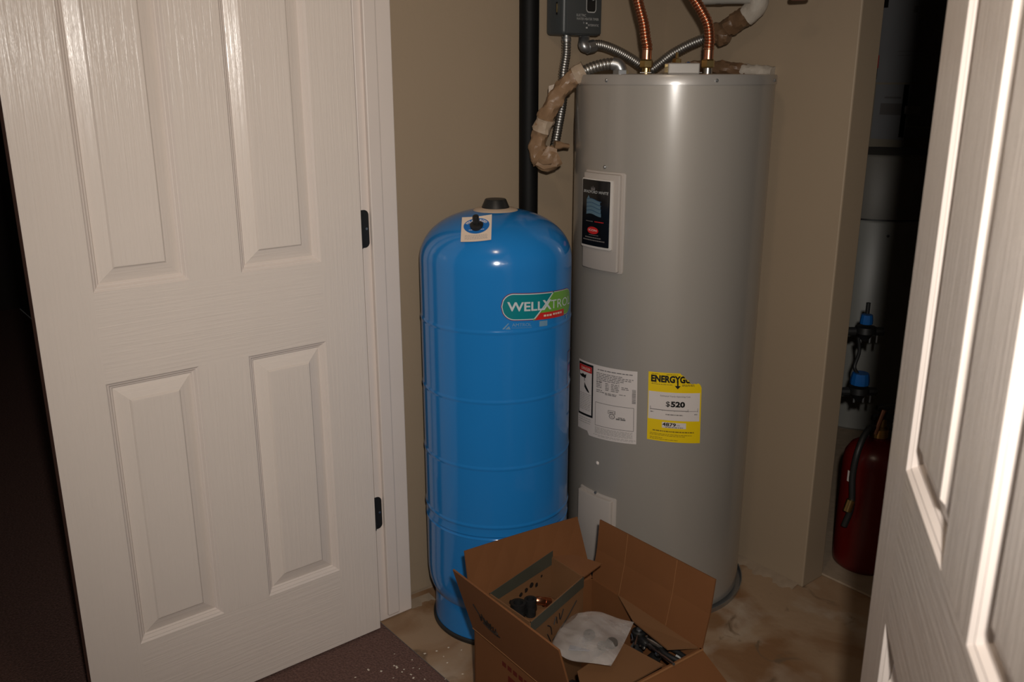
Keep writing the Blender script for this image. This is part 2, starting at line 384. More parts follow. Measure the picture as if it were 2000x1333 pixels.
# ------------------------------------------------------------------ six-panel doors
DW, DH, DT = 0.735, 2.025, 0.0345
PZ = [(0.222, 0.850), (1.046, 1.690), (1.790, 1.925)]
def door(name, loc, rz, label, DW=0.735, ST=0.1125, PW=0.197):
    """local: x across, z up, visible face at y=0 looking to -y"""
    PX = [(ST, ST + PW), (DW - ST - PW, DW - ST)]
    xs = [0, PX[0][0], PX[0][1], PX[1][0], PX[1][1], DW]
    zs = [0]; [zs.extend(p) for p in PZ]; zs.append(DH)
    m = MB()
    for face in (0, 1):
        y0 = 0.0 if face == 0 else DT; sg = 1 if face == 0 else -1
        for i in range(5):
            for j in range(7):
                if i in (1, 3) and j in (1, 3, 5): continue
                m.cur = 1 if (i not in (0, 4) and j in (0, 2, 4, 6)) else 0
                m.quad((xs[i], y0, zs[j]), (xs[i + 1], y0, zs[j]), (xs[i + 1], y0, zs[j + 1]), (xs[i], y0, zs[j + 1]))
        for (a, b) in PX:
            for (c, d) in PZ:
                prof = [(0, 0), (0.0040, 0.0038), (0.0058, 0.0040), (0.0104, 0.0098), (0.0124, 0.0100), (0.0155, 0.0138)]
                for k in range(len(prof) - 1):
                    (i0, e0), (i1, e1) = prof[k], prof[k + 1]
                    r0 = [(a + i0, c + i0), (b - i0, c + i0), (b - i0, d - i0), (a + i0, d - i0)]
                    r1 = [(a + i1, c + i1), (b - i1, c + i1), (b - i1, d - i1), (a + i1, d - i1)]
                    for q in range(4):
                        p = (q + 1) % 4; m.cur = 2
                        m.quad((r0[q][0], y0 + sg * e0, r0[q][1]), (r0[p][0], y0 + sg * e0, r0[p][1]), (r1[p][0], y0 + sg * e1, r1[p][1]), (r1[q][0], y0 + sg * e1, r1[q][1]))
    m.cur = 3
    for (x0, x1, z0, z1) in ((0, 0, 0, DH), (DW, DW, 0, DH)):
        m.quad((x0, 0, z0), (x0, DT, z0), (x0, DT, z1), (x0, 0, z1))
    for z in (0, DH): m.quad((0, 0, z), (DW, 0, z), (DW, DT, z), (0, DT, z))
    o = build(name, m, [M['grain_v'], M['grain_h'], M['trim'], M['edge'] if name == 'door_1' else M['trim']])
    o.location = loc; o.rotation_euler = (0, 0, rz); tag(o, label, 'door', kind='structure')
    for (a, b) in PX:
        for (c, d) in PZ:
            pm = MB()
            for face in (0, 1):
                y0 = 0.0 if face == 0 else DT; sg = 1 if face == 0 else -1
                prof = [(0.0155, 0.0138), (0.0170, 0.0132), (0.0440, 0.0052), (0.0476, 0.0012), (0.0496, 0.0009)]
                for k in range(len(prof) - 1):
                    (i0, e0), (i1, e1) = prof[k], prof[k + 1]
                    r0 = [(a + i0, c + i0), (b - i0, c + i0), (b - i0, d - i0), (a + i0, d - i0)]
                    r1 = [(a + i1, c + i1), (b - i1, c + i1), (b - i1, d - i1), (a + i1, d - i1)]
                    for q in range(4):
                        p = (q + 1) % 4; pm.cur = 1 if q in (0, 2) else 0
                        pm.quad((r0[q][0], y0 + sg * e0, r0[q][1]), (r0[p][0], y0 + sg * e0, r0[p][1]), (r1[p][0], y0 + sg * e1, r1[p][1]), (r1[q][0], y0 + sg * e1, r1[q][1]))
                i, e = prof[-1]; pm.cur = 0
                pm.quad((a + i, y0 + sg * e, c + i), (b - i, y0 + sg * e, c + i), (b - i, y0 + sg * e, d - i), (a + i, y0 + sg * e, d - i))
            build('panel', pm, [M['grain_v'], M['grain_h']], o)
    return o
door('door_1', (0.035, -0.024 - DW, 0.012), PI / 2, 'white six-panel door standing open at the left')
RD = math.atan2(-0.813, 0.582)
door('door_2', (1.440, -0.085, 0.012), RD, 'white six-panel door close to the camera at the right', 0.795, 0.120, 0.221)

# ================================================================== CYLINDER SURFACES (heater and tank)
class Cyl:
    """surface coordinates of an upright cylinder: angle in degrees (0 faces the viewer, + to the right) and height"""
    def __init__(s, x, y, r):
        s.c = Vector((x, y, 0)); s.r = r
        f = Vector((CAM.x - x, CAM.y - y, 0)).normalized(); s.f = f; s.t = Vector((-f.y, f.x, 0))
    def p(s, ang, z, off=0.0):
        a = math.radians(ang); return s.c + (s.f * math.cos(a) + s.t * math.sin(a)) * (s.r + off) + Vector((0, 0, z))
    def n(s, ang):
        a = math.radians(ang); return s.f * math.cos(a) + s.t * math.sin(a)
class Patch:
    """label on a cylinder: unit square (a,b) stretched between four (angle, height) corners TL TR BR BL"""
    def __init__(s, cyl, tl, tr, br, bl): s.cyl = cyl; s.k = (tl, tr, br, bl)
    def ang(s, a, b):
        tl, tr, br, bl = s.k
        return [(bl[i] * (1 - a) + br[i] * a) * (1 - b) + (tl[i] * (1 - a) + tr[i] * a) * b for i in (0, 1)]
    def fn(s, off): return lambda a, b: s.cyl.p(*s.ang(a, b), off)
    def strip(s, mb, lo, hi, a0, a1, off, n=16):
        lo_ = lo if callable(lo) else (lambda a: lo); hi_ = hi if callable(hi) else (lambda a: hi); f = s.fn(off)
        vs_ = []; fs = []
        for i in range(n + 1):
            a = a0 + (a1 - a0) * i / n; vs_ += [f(a, lo_(a)), f(a, hi_(a))]
        for i in range(n): fs.append((2 * i, 2 * i + 2, 2 * i + 3, 2 * i + 1))
        mb.add(vs_, fs); return mb
    def rect(s, mb, a0, a1, b0, b1, off, n=None):
        return s.strip(mb, b0, b1, a0, a1, off, n or max(1, int((a1 - a0) * 18)))
    def bars(s, mb, rows, off, rnd):
        """word-like dashes of fine print: rows of (a0, a1, b, height)"""
        for a0, a1, b, h in rows:
            a = a0
            while a < a1:
                L = min(rnd.uniform(0.02, 0.07), a1 - a)
                if L > 0.006: s.rect(mb, a, a + L, b, b + h, off, 1)
                a += L + 0.010
        return mb
def outline(pt, mb, a0, a1, b0, b1, ta, tb, off):
    pt.rect(mb, a0, a1, b0, b0 + tb, off); pt.rect(mb, a0, a1, b1 - tb, b1, off)
    pt.rect(mb, a0, a0 + ta, b0, b1, off, 1); pt.rect(mb, a1 - ta, a1, b0, b1, off, 1)

# ================================================================== WATER HEATER
HC = Cyl(0.284, 0.800, 0.261)
heater = thing('water_heater', (0.284, 0.800, 0), 'tall grey cylindrical electric water heater in the closet corner', 'water heater')
hc = (0.284, 0.800, 0)
m = MB().lathe(hc, [(0.246, 0.006), (0.2595, 0.014), (0.261, 0.020), (0.261, 0.03), (0.261, 0.75), (0.261, 1.4625), (0.2595, 1.464)], 144, cap=False)
build('jacket', m, M['heater'], heater, smooth=35)
m = MB().lathe(hc, [(0.262, 0.0), (0.274, 0.0), (0.277, 0.016), (0.2745, 0.016), (0.271, 0.004), (0.240, 0.004)], 96, cap=False); tag(build('base_ring', m, M['fitting'], heater, smooth=35), 'thin grey metal base pan')
m = MB().lathe(hc, [(0.2612, 1.4605), (0.2640, 1.4605), (0.2640, 1.4810), (0.2622, 1.4845), (0.2580, 1.4850), (0.12, 1.4870), (0.0001, 1.4870)], 144, cap=False)
lid = build('lid', m, M['heater_lid'], heater, smooth=35)
for ang in (-38.6, 22.2, 71, -80):
    q = HC.p(ang, 1.4707, 0.003); n = HC.n(ang)
    m = MB().lathe(q, [(0.0042, 0), (0.0042, 0.0025), (0.0025, 0.004), (0.0001, 0.0042)], 8, axis=n); build('screw', m, M['fitting'], lid, smooth=30)

def cyl_panel(c, a0, a1, z0, z1, h, bev, rc, n=18, off=0.0):
    """raised cover bent to the cylinder, rounded corners; rows of rings from outside in"""
    m = MB(); dpm = 180 / PI / c.r
    def ring(ins, o):
        pts = []; A0, A1, Z0, Z1 = a0 + ins * dpm, a1 - ins * dpm, z0 + ins, z1 - ins; r = max(rc - ins, 0.001)
        ra = r * dpm; nn = 12
        for k in range(nn + 1): pts.append((A0 + ra + (A1 - A0 - 2 * ra) * k / nn, Z0))
        for k in range(1, 5): t = -PI / 2 + PI / 2 * k / 4; pts.append((A1 - ra + ra * math.cos(t), Z0 + r + r * math.sin(t)))
        for k in range(1, 5): t = PI / 2 * k / 4; pts.append((A1 - ra + ra * math.cos(t) if k else A1, Z1 - r + r * math.sin(t)))
        for k in range(1, nn + 1): pts.append((A1 - ra + (A0 - A1 + 2 * ra) * k / nn, Z1))
        for k in range(1, 5): t = PI / 2 + PI / 2 * k / 4; pts.append((A0 + ra + ra * math.cos(t), Z1 - r + r * math.sin(t)))
        for k in range(1, 4): t = PI + PI / 2 * k / 4; pts.append((A0 + ra + ra * math.cos(t), Z0 + r + r * math.sin(t)))
        return [c.p(a, z, o) for a, z in pts]
    rings = [ring(0, off - 0.002), ring(0, off + h - bev), ring(bev * 0.3, off + h - bev * 0.3), ring(bev, off + h)]
    k = len(rings[0]); vs_ = sum(rings, []); fs = []
    for j in range(len(rings) - 1):
        for i in range(k): i2 = (i + 1) % k; fs.append((j * k + i, j * k + i2, (j + 1) * k + i2, (j + 1) * k + i))
    m.add(vs_, fs)
    # top sheet as columns so that it follows the curve
    top = rings[-1]; b = (len(rings) - 1) * k; nn = 12
    low = [b + i for i in range(nn + 1)]; right = [b + nn + i for i in range(1, 9)]
    up = [b + nn + 8 + i for i in range(0, nn + 1)]
    for i in range(nn): m.f.append((low[i], low[i + 1], up[nn - i - 1], up[nn - i])); m.mi.append(0)
    m.f.append(tuple([low[nn]] + right)); m.mi.append(0)
    m.f.append(tuple([up[nn]] + list(range(up[nn] + 1, b + k)) + [low[0]])); m.mi.append(0)
    return m
# upper thermostat cover with brand badge
build('access_flange', cyl_panel(HC, -55.2, -24.0, 0.988, 1.248, 0.0035, 0.002, 0.008), M['plastic_grey'], heater, smooth=40)
cover = build('access_cover', cyl_panel(HC, -53.8, -26.2, 0.992, 1.243, 0.013, 0.004, 0.006), M['plastic_grey'], heater, smooth=40)
q = HC.p(-38.6, 1.259, 0); m = MB().lathe(q, [(0.0045, 0), (0.0045, 0.003), (0.002, 0.005), (0.0001, 0.005)], 8, axis=HC.n(-38.6)); build('screw', m, M['fitting'], heater, smooth=30)
badge_rim = build('badge_rim', cyl_panel(HC, -53.0, -29.9, 1.049, 1.229, 0.007, 0.002, 0.005, off=0.012), M['silver'], heater, smooth=40)
badge = build('badge', cyl_panel(HC, -52.1, -31.3, 1.0555, 1.2255, 0.0015, 0.001, 0.003, off=0.0185), M['badge'], heater, smooth=40)
tag(badge, 'black brand badge with blue flag and red oval')
BP = Patch(HC, (-52.4, 1.2265), (-30.9, 1.2265), (-30.9, 1.0545), (-52.4, 1.0545)); bo = 0.0206
m = MB(); put_text(m, 'BRADFORD WHITE', BP.fn(bo), 0.08, 0.93, 0.800, 0.040, 0.012, 0.02); build('lettering', m, M['timer_text'], badge)
m = MB(); f = BP.fn(bo)
for dx in (-0.05, 0.0, 0.05):
    m.add([f(0.44 + dx - 0.025, 0.858), f(0.44 + dx + 0.025, 0.858), f(0.44 + dx * 1.2, 0.915 - abs(dx) * 0.3)], [(0, 1, 2)])
BP.rect(m, 0.37, 0.51, 0.848, 0.858, bo, 2); build('crown_emblem', m, M['ink_grey'], badge)
m = MB(); m2 = MB()
def wave(a): return 0.018 * math.sin((a - 0.2) * 9)
for i in range(4):
    b0 = 0.475 + i * 0.058
    BP.strip(m if i % 2 else m, lambda a: b0 + wave(a), lambda a: b0 + 0.046 + wave(a), 0.21, 0.73 - 0.012 * i, bo, 8)
    BP.strip(m2, lambda a: b0 + 0.046 + wave(a), lambda a: b0 + 0.057 + wave(a), 0.21, 0.73, bo, 8)
f = BP.fn(bo); m.add([f(0.21, 0.70), f(0.36, 0.70), f(0.28, 0.765)], [(0, 1, 2)])
fl = build('flag_emblem', m, M['flag'], badge); build('flag_lines', m2, M['flag2'], badge)
rn = random.Random(3)
m = MB(); BP.bars(m, [(0.52, 0.82, 0.372, 0.014)], bo, rn); build('red_line', m, M['red_print'], badge)
m = MB(); BP.bars(m, [(0.20, 0.46, 0.372, 0.010), (0.33, 0.66, 0.168, 0.008), (0.18, 0.75, 0.125, 0.016), (0.10, 0.86, 0.085, 0.016)], bo, rn); build('fine_print', m, M['ink_grey'], badge)
m = MB(); BP.strip(m, lambda a: 0.243 - 0.055 * math.sqrt(max(0, 1 - ((a - 0.46) / 0.20) ** 2)), lambda a: 0.243 + 0.055 * math.sqrt(max(0, 1 - ((a - 0.46) / 0.20) ** 2)), 0.26, 0.66, bo, 18)
build('red_oval', m, M['red_print'], badge)
m = MB(); put_text(m, 'ICON', BP.fn(bo + 0.0004), 0.32, 0.60, 0.232, 0.030, 0.01); build('oval_lettering', m, M['paper'], badge)
# lower cover
build('lower_cover_flange', cyl_panel(HC, -53.2, -22.8, 0.10, 0.352, 0.003, 0.002, 0.006), M['plastic_grey'], heater, smooth=40)
build('lower_cover', cyl_panel(HC, -52.0, -25.0, 0.102, 0.346, 0.015, 0.005, 0.006), M['plastic_grey'], heater, smooth=40)
q = HC.p(-38.0, 0.352, 0.0); m = MB().lathe(q, [(0.004, 0), (0.004, 0.006), (0.0001, 0.007)], 8, axis=HC.n(-38)); build('screw', m, M['fitting'], heater, smooth=30)
q = HC.p(-37.9, 0.4415, 0.0); m = MB().lathe(q, [(0.006, 0), (0.0045, 0.0025), (0.0001, 0.004)], 12, axis=HC.n(-38)); tag(build('plug_button', m, M['paper'], heater, smooth=60), 'small pale plug button')
# dark scuffed sticker on the left shoulder
m = MB(); SP = Patch(HC, (-84, 1.405), (-70, 1.405), (-72, 1.27), (-86, 1.27))
SP.strip(m, lambda a: 0.12 + 0.55 * (a - 0.5) ** 2, lambda a: 0.9 - 0.9 * (a - 0.55) ** 2, 0.0, 0.62, 0.0006, 8); sk = build('sticker', m, M['ink_grey'], heater); tag(sk, 'dark worn oval sticker')
m = MB(); SP.strip(m, lambda a: 0.3, lambda a: 0.72 - (a - 0.3) ** 2, 0.15, 0.48, 0.001, 6); build('sticker_print', m, M['badge'], sk)

# white rating label
WP = Patch(HC, (-59.0, 0.7240), (-12.9, 0.7325), (-11.9, 0.5265), (-58.5, 0.5090))
m = MB(); WP.strip(m, lambda a: 0.0 if a > 0.24 else 0.055, 1.0, 0.0, 1.0, 0.0006, 26); wl_ = build('rating_label', m, M['paper'], heater); tag(wl_, 'white rating label with danger panel')
o1, o2, o3 = 0.0011, 0.0015, 0.0019
m = MB(); WP.rect(m, 0.012, 0.34, 0.255, 0.975, o1); dp = build('danger_panel', m, M['ink'], wl_)
m = MB(); WP.rect(m, 0.035, 0.315, 0.285, 0.945, o2); build('danger_field', m, M['paper'], wl_)
m = MB(); WP.rect(m, 0.035, 0.315, 0.86, 0.945, o3); build('danger_header', m, M['red_print'], wl_)
m = MB(); put_text(m, 'DANGER', WP.fn(o3 + 0.0004), 0.085, 0.29, 0.882, 0.042, 0.01); build('danger_lettering', m, M['paper_tan'], wl_)
m = MB(); f = WP.fn(o3)
for poly in ([(0.05, 0.79), (0.10, 0.775), (0.19, 0.775), (0.20, 0.83), (0.16, 0.815), (0.12, 0.83), (0.09, 0.81), (0.05, 0.815)],
             [(0.15, 0.775), (0.165, 0.775), (0.17, 0.73), (0.16, 0.73)],
             [(0.16, 0.72), (0.19, 0.68), (0.255, 0.615), (0.27, 0.585), (0.22, 0.60), (0.16, 0.65)]):
    m.add([f(a, b) for a, b in poly], [tuple(range(len(poly)))])
build('danger_pictogram', m, M['ink'], wl_)
rn = random.Random(5)
m = MB(); WP.bars(m, [(0.05, 0.30, 0.555 - 0.024 * i, 0.010) for i in range(10)], o3, rn); WP.bars(m, [(0.03, 0.30, 0.215 - 0.03 * i, 0.010) for i in range(3)], o1, rn)
build('danger_text', m, M['ink_light'], wl_)
m = MB(); rows = [(0.42, 0.94, 0.940, 0.012)] + [(0.40, 0.40 + L, 0.895 - 0.0225 * i, 0.010) for i, L in enumerate((0.40, 0.55, 0.52, 0.42, 0.36, 0.10))]
rows += [(0.40, 0.49, 0.77 - 0.022 * i, 0.010) for i in range(4)] + [(0.55, 0.61, 0.775 - 0.022 * i, 0.010) for i in range(5)] + [(0.64, 0.76, 0.775 - 0.022 * i, 0.010) for i in range(5)] + [(0.79, 0.89, 0.755 - 0.022 * i, 0.010) for i in range(2)] + [(0.40, 0.50, 0.665, 0.010), (0.40, 0.72, 0.642, 0.010), (0.76, 0.85, 0.655, 0.008), (0.55, 0.72, 0.625, 0.010)]
WP.bars(m, rows, o1, rn); build('rating_text', m, M['ink_grey'], wl_)
m = MB(); outline(WP, m, 0.385, 0.965, 0.175, 0.50, 0.006, 0.006, o1)
outline(WP, m, 0.60, 0.71, 0.375, 0.425, 0.008, 0.006, o1); WP.bars(m, [(0.62, 0.70, 0.392, 0.014)], o1, rn)
WP.bars(m, [(0.75, 0.84, 0.335, 0.012), (0.72, 0.86, 0.310, 0.020)], o1, rn)
WP.strip(m, lambda a: 0.345 - 0.036 * math.sqrt(max(0, 1 - ((a - 0.66) / 0.045) ** 2)), lambda a: 0.345 + 0.036 * math.sqrt(max(0, 1 - ((a - 0.66) / 0.045) ** 2)), 0.615, 0.705, o1, 12)
build('approval_marks', m, M['ink_grey'], wl_)
m = MB(); WP.strip(m, lambda a: 0.345 - 0.027 * math.sqrt(max(0, 1 - ((a - 0.66) / 0.034) ** 2)), lambda a: 0.345 + 0.027 * math.sqrt(max(0, 1 - ((a - 0.66) / 0.034) ** 2)), 0.626, 0.694, o2, 12); build('mark_centre', m, M['paper'], wl_)
m = MB(); put_text(m, 'UL', WP.fn(o3), 0.638, 0.682, 0.332, 0.026, 0.02); build('mark_lettering', m, M['ink_grey'], wl_)
m = MB(); b = 0.56
while b < 0.745:
    h = rn.uniform(0.003, 0.009); WP.rect(m, 0.935, 0.985, b, b + h, o1, 1); b += h + rn.uniform(0.003, 0.006)
build('barcode', m, M['ink_grey'], wl_)
m = MB(); WP.bars(m, [(0.385, 0.95, 0.150 - 0.0115 * i, 0.0055) for i in range(8)] + [(0.36, 0.99, 0.042, 0.008), (0.44, 0.96, 0.026, 0.006)], o1, rn); build('small_print', m, M['ink_light'], wl_)

# yellow energy label with a torn upper right corner
EP = Patch(HC, (-6.5, 0.7372), (24.6, 0.7325), (26.0, 0.5335), (-5.7, 0.5465))
def torn(a):
    if a < 0.585: return 1.0
    if a < 0.80: return 1.0 - (a - 0.585) / 0.215 * 0.148 + 0.008 * math.sin(a * 70)
    if a < 0.94: return 0.852 + 0.004 * math.sin(a * 90)
    return 0.852 - ((a - 0.94) / 0.06) ** 2 * 0.06
m = MB(); EP.strip(m, 0.0, torn, 0.0, 1.0, 0.0006, 60); en = build('energy_label', m, M['yellow'], heater); tag(en, 'yellow energy label with torn top right corner')
m = MB(); EP.rect(m, 0.012, 0.972, 0.318, 0.722, o1); EP.strip(m, 0.205, 0.288, 0.268, 0.715, o1, 8); build('white_field', m, M['paper'], en)
v, fcs = text2d('ENERGYGUIDE', 0.05)
m = MB(); k0, k1, kb, kh = 0.050, 1.000, 0.868, 0.088; f = EP.fn(o2)
vv = [(k0 + (k1 - k0) * x, kb + kh * y) for x, y in v]
vv = [(min(a, 0.93), min(b, torn(min(a, 0.93)) - 0.004)) for a, b in vv]; keep = [fc for fc in fcs if sum(vv[i][0] for i in fc) / len(fc) < 0.80]
m.add([f(a, b) for a, b in vv], keep)
EP.rect(m, 0.527, 0.553, 0.80, 0.90, o2, 1); m.add([f(0.485, 0.822), f(0.595, 0.822), f(0.54, 0.775)], [(0, 1, 2)])
build('title_lettering', m, M['ink'], en)
m = MB(); put_text(m, '$', EP.fn(o2), 0.33, 0.405, 0.522, 0.070, 0.012); put_text(m, '520', EP.fn(o2), 0.42, 0.685, 0.520, 0.072, 0.05); build('cost_figure', m, M['ink'], en)
m = MB(); put_text(m, '4879', EP.fn(o2), 0.275, 0.525, 0.234, 0.046, 0.028); build('energy_figure', m, M['ink'], en)
m = MB(); put_text(m, 'Estimated Yearly Operating Cost', EP.fn(o2), 0.225, 0.785, 0.660, 0.020, 0.012); put_text(m, 'kWh', EP.fn(o2), 0.54, 0.60, 0.240, 0.020, 0.01); build('cost_lettering', m, M['ink_grey'], en)
m = MB(); EP.strip(m, 0.458, 0.468, 0.05, 0.75, o2, 14); EP.strip(m, 0.460, 0.465, 0.75, 0.935, o2, 4)
for a, h in ((0.05, 0.045), (0.935, 0.045), (0.745, 0.03)): EP.rect(m, a - 0.004, a + 0.004, 0.45, 0.46 + h, o2, 1)
for a in (0.27, 0.49, 0.71): EP.rect(m, a - 0.003, a + 0.003, 0.448, 0.462, o2, 1)
rn = random.Random(9)
EP.bars(m, [(0.05, 0.11, 0.418, 0.013), (0.87, 0.925, 0.410, 0.013), (0.33, 0.65, 0.395, 0.013), (0.33, 0.66, 0.212, 0.012)], o2, rn); build('cost_scale', m, M['ink_grey'], en)
m = MB(); EP.bars(m, [(0.06, 0.20, 0.972, 0.008), (0.33, 0.55, 0.972, 0.008), (0.06, 0.17, 0.850, 0.007), (0.06, 0.44, 0.828, 0.008), (0.62, 0.86, 0.832, 0.010), (0.62, 0.86, 0.818, 0.008),
    (0.10, 0.87, 0.145, 0.016), (0.05, 0.83, 0.105, 0.007), (0.05, 0.70, 0.085, 0.007), (0.05, 0.28, 0.048, 0.007), (0.05, 0.57, 0.026, 0.007)], o1, rn); build('fine_print', m, M['ink_brown'], en)

# fittings on the lid
jb = at(1332, 137, 2.33); cx, cy = jb.x, jb.y
def obox(c, hx, hy, z0, z1, rot):
    m = MB().box((-hx, -hy, z0), (hx, hy, z1)); R = Matrix.Rotation(rot, 3, 'Z')
    m.v = [tuple(R @ Vector(p) + Vector((c[0], c[1], 0))) for p in m.v]; return m
build('junction_cover', obox((cx, cy), 0.039, 0.028, 1.4855, 1.512, YAW), M['heater_lid'], heater, bevel=(0.003, 2))
q = at(1321, 138, 2.47); m = MB().lathe((q.x, q.y, 0), [(0.016, 1.486), (0.016, 1.512), (0.012, 1.515), (0.012, 1.524), (0.004, 1.526), (0.004, 1.540), (0.0001, 1.541)], 6); tag(build('anode_plug', m, M['brass'], heater), 'brass plug')
for a, b in ((-0.10, -0.16), (0.02, -0.19)):
    p0 = Vector((0.284, 0.800, 1.489)) + RGT * a + FWD * b; build('lid_clip', MB().tube([p0 - RGT * 0.014, p0, p0 + RGT * 0.014], 0.0012, 6), M['steel'], heater)

# ================================================================== BLUE PRESSURE TANK
TC = Cyl(0.155, 0.295, 0.195); tc = (0.155, 0.295, 0)
tank = thing('pressure_tank', tc, 'blue steel well pressure tank standing left of the grey heater', 'pressure tank')
R = 0.195
prof = [(0.172, 0.098), (0.183, 0.112), (0.1915, 0.137), (0.1945, 0.165), (R, 0.195), (R, 0.325)]
def bead(z, d=0.0022, hw=0.006): return [(R, z - hw - 0.004), (R, z - hw - 0.001), (R, z - hw), (R + d * 0.7, z - hw * 0.45), (R + d, z), (R + d * 0.7, z + hw * 0.45), (R, z + hw), (R, z + hw + 0.001), (R, z + hw + 0.004)]
def groove(z, d=0.002, hw=0.005): return [(R + 0.0008, z - hw), (R - d, z - hw * 0.3), (R - d, z + hw * 0.3), (R + 0.0008, z + hw)]
prof += groove(0.335) + [(R, 0.345), (R, 0.355)] + bead(0.366) + [(R, 0.40)] + bead(0.529, 0.0016) + [(R, 0.62)] + bead(0.708, 0.0016) + [(R, 0.80)] + bead(0.887, 0.0016) + [(R, 0.96)]
# shoulder and dome
prof += [(R, 1.020), (R, 1.028)]
for k in range(1, 33):
    t = PI / 2 * k / 32; e = 2 / 2.2
    prof.append((max(R * math.cos(t) ** e, 0.0001), 1.030 + 0.130 * math.sin(t) ** e))
m = MB().lathe(tc, prof, 128, cap=False); build('shell', m, M['blue'], tank, smooth=40)
m = MB().lathe(tc, [(0.178, 0.010), (0.178, 0.016), (0.176, 0.060), (0.176, 0.118)], 96, cap=False); tag(build('base_skirt', m, M['blue'], tank, smooth=40), 'blue base skirt')
m = MB().lathe(tc, [(0.170, 0.0), (0.1805, 0.0), (0.1835, 0.004), (0.1835, 0.011), (0.1800, 0.015), (0.1775, 0.015)], 96, cap=False); tag(build('base_gasket', m, M['rubber'], tank, smooth=40), 'black rubber base rim')
m = MB().lathe(tc, [(0.030, 1.1600), (0.048, 1.1575), (0.060, 1.1510), (0.062, 1.1530), (0.050, 1.1600), (0.030, 1.1630)], 48, cap=False); tag(build('collar', m, M['cream'], tank, smooth=40), 'cream plastic collar')
m = MB().lathe(tc, [(0.0345, 1.160), (0.0350, 1.1635), (0.0275, 1.1815), (0.0255, 1.1840), (0.0001, 1.1840)], 40, cap=False); tag(build('top_cap', m, M['black_plastic'], tank, smooth=30), 'black tapered cap')
# air valve with paper tag, on the dome facing left of the viewer
def dome_z(r):
    for (ra, za), (rb, zb) in zip(prof[-34:], prof[-33:]):
        if rb <= r <= ra: t = (ra - r) / max(ra - rb, 1e-6); return za + (zb - za) * t
    return 1.04
def dome_pt(ang, r, off=0.0):
    z = dome_z(r); z2 = dome_z(r - 0.004); n = (TC.n(ang) * (z2 - z) + Vector((0, 0, 0.004))).normalized()
    return Vector(tc) + TC.n(ang) * r + Vector((0, 0, z)) + n * off, n
def dome_hit(px, py):                       # where the sight line through a photo point meets the dome
    r_ = ray(px, py); t = 1.6
    while t < 3.0:
        p = CAM + r_ * t; rr_ = math.hypot(p.x - tc[0], p.y - tc[1])
        if rr_ < R and p.z < dome_z(rr_): break
        t += 0.0005
    d = Vector((p.x - tc[0], p.y - tc[1], 0)); return math.degrees(math.atan2(d.dot(TC.t), d.dot(TC.f))), d.length
VA, VR = dome_hit(932, 449)
vp, vn = dome_pt(VA, VR)
tg_n = (vn * 0.9 + (CAM - vp).normalized() * 0.25).normalized()
ex = Vector((0, 0, 1)).cross(tg_n).normalized()
if ex.dot(TC.t) < 0: ex = -ex
ey = tg_n.cross(ex)
if ey.z < 0: ey = -ey
ex, ey = ex * math.cos(0.13) + ey * math.sin(0.13), ey * math.cos(0.13) - ex * math.sin(0.13)
tc0 = vp + vn * 0.007
def tagp(off=0.0): return lambda u, v: tc0 + ex * (u * 0.0365) + ey * (v * 0.0385) + tg_n * (off + 0.0025 * u * u + 0.002 * max(0, v) ** 2 * u)
m = MB(); n = 8; f0, f1 = tagp(0.0006), tagp(0.0)
vs_ = [f0(-1 + 2 * i / n, -1.12 + 2.0 * j / n) for j in range(n + 1) for i in range(n + 1)] + [f1(-1 + 2 * i / n, -1.12 + 2.0 * j / n) for j in range(n + 1) for i in range(n + 1)]
k = (n + 1) ** 2; fs = []
for j in range(n):
    for i in range(n):
        a = j * (n + 1) + i; fs += [(a, a + 1, a + n + 2, a + n + 1), (k + a, k + a + n + 1, k + a + n + 2, k + a + 1)]
m.add(vs_, fs); tgo = tag(build('valve_tag', m, M['paper_tan'], tank, smooth=60), 'square paper tag with blue oval')
m = MB(); f2 = tagp(0.0012)
m.add([f2(0, 0.1)] + [f2(0.86 * math.cos(2 * PI * i / 40), 0.10 + 0.62 * math.sin(2 * PI * i / 40)) for i in range(40)], [(0, 1 + i, 1 + (i + 1) % 40) for i in range(40)])
build('tag_oval', m, M['tag_blue'], tgo)
m = MB(); f3 = tagp(0.0018)
def arc(x, y): a = PI * (0.88 - 0.76 * x); return f3((0.62 + 0.17 * y) * math.cos(a), 0.10 + (0.36 + 0.17 * y) * math.sin(a))
put_text(m, 'PRE-CHARGED', arc, 0, 1, 0, 1, 0.03)
for i in range(9): m.quad(f3(-0.5 + i * 0.115, -0.24), f3(-0.41 + i * 0.115, -0.24), f3(-0.41 + i * 0.115, -0.20), f3(-0.5 + i * 0.115, -0.20))
build('tag_lettering', m, M['paper'], tgo)
m = MB(); rn = random.Random(2)
for j in range(5):
    u = -0.75
    while u < 0.72:
        L = rn.uniform(0.05, 0.16); m.quad(f2(u, -0.66 - 0.075 * j), f2(min(u + L, 0.76), -0.66 - 0.075 * j), f2(min(u + L, 0.76), -0.63 - 0.075 * j), f2(u, -0.63 - 0.075 * j)); u += L + 0.035
build('tag_small_print', m, M['ink_light'], tgo)
vx = (tg_n + Vector((0, 0, 0.8))).normalized()
m = MB().lathe(tc0 + tg_n * 0.001 + ey * 0.005, [(0.0165, -0.010), (0.0165, 0.0), (0.0165, 0.004), (0.0125, 0.0065), (0.0078, 0.007), (0.0078, 0.024), (0.0068, 0.027), (0.0001, 0.0275)], 20, axis=vx)
build('air_valve', m, M['black_plastic'], tank, smooth=30)

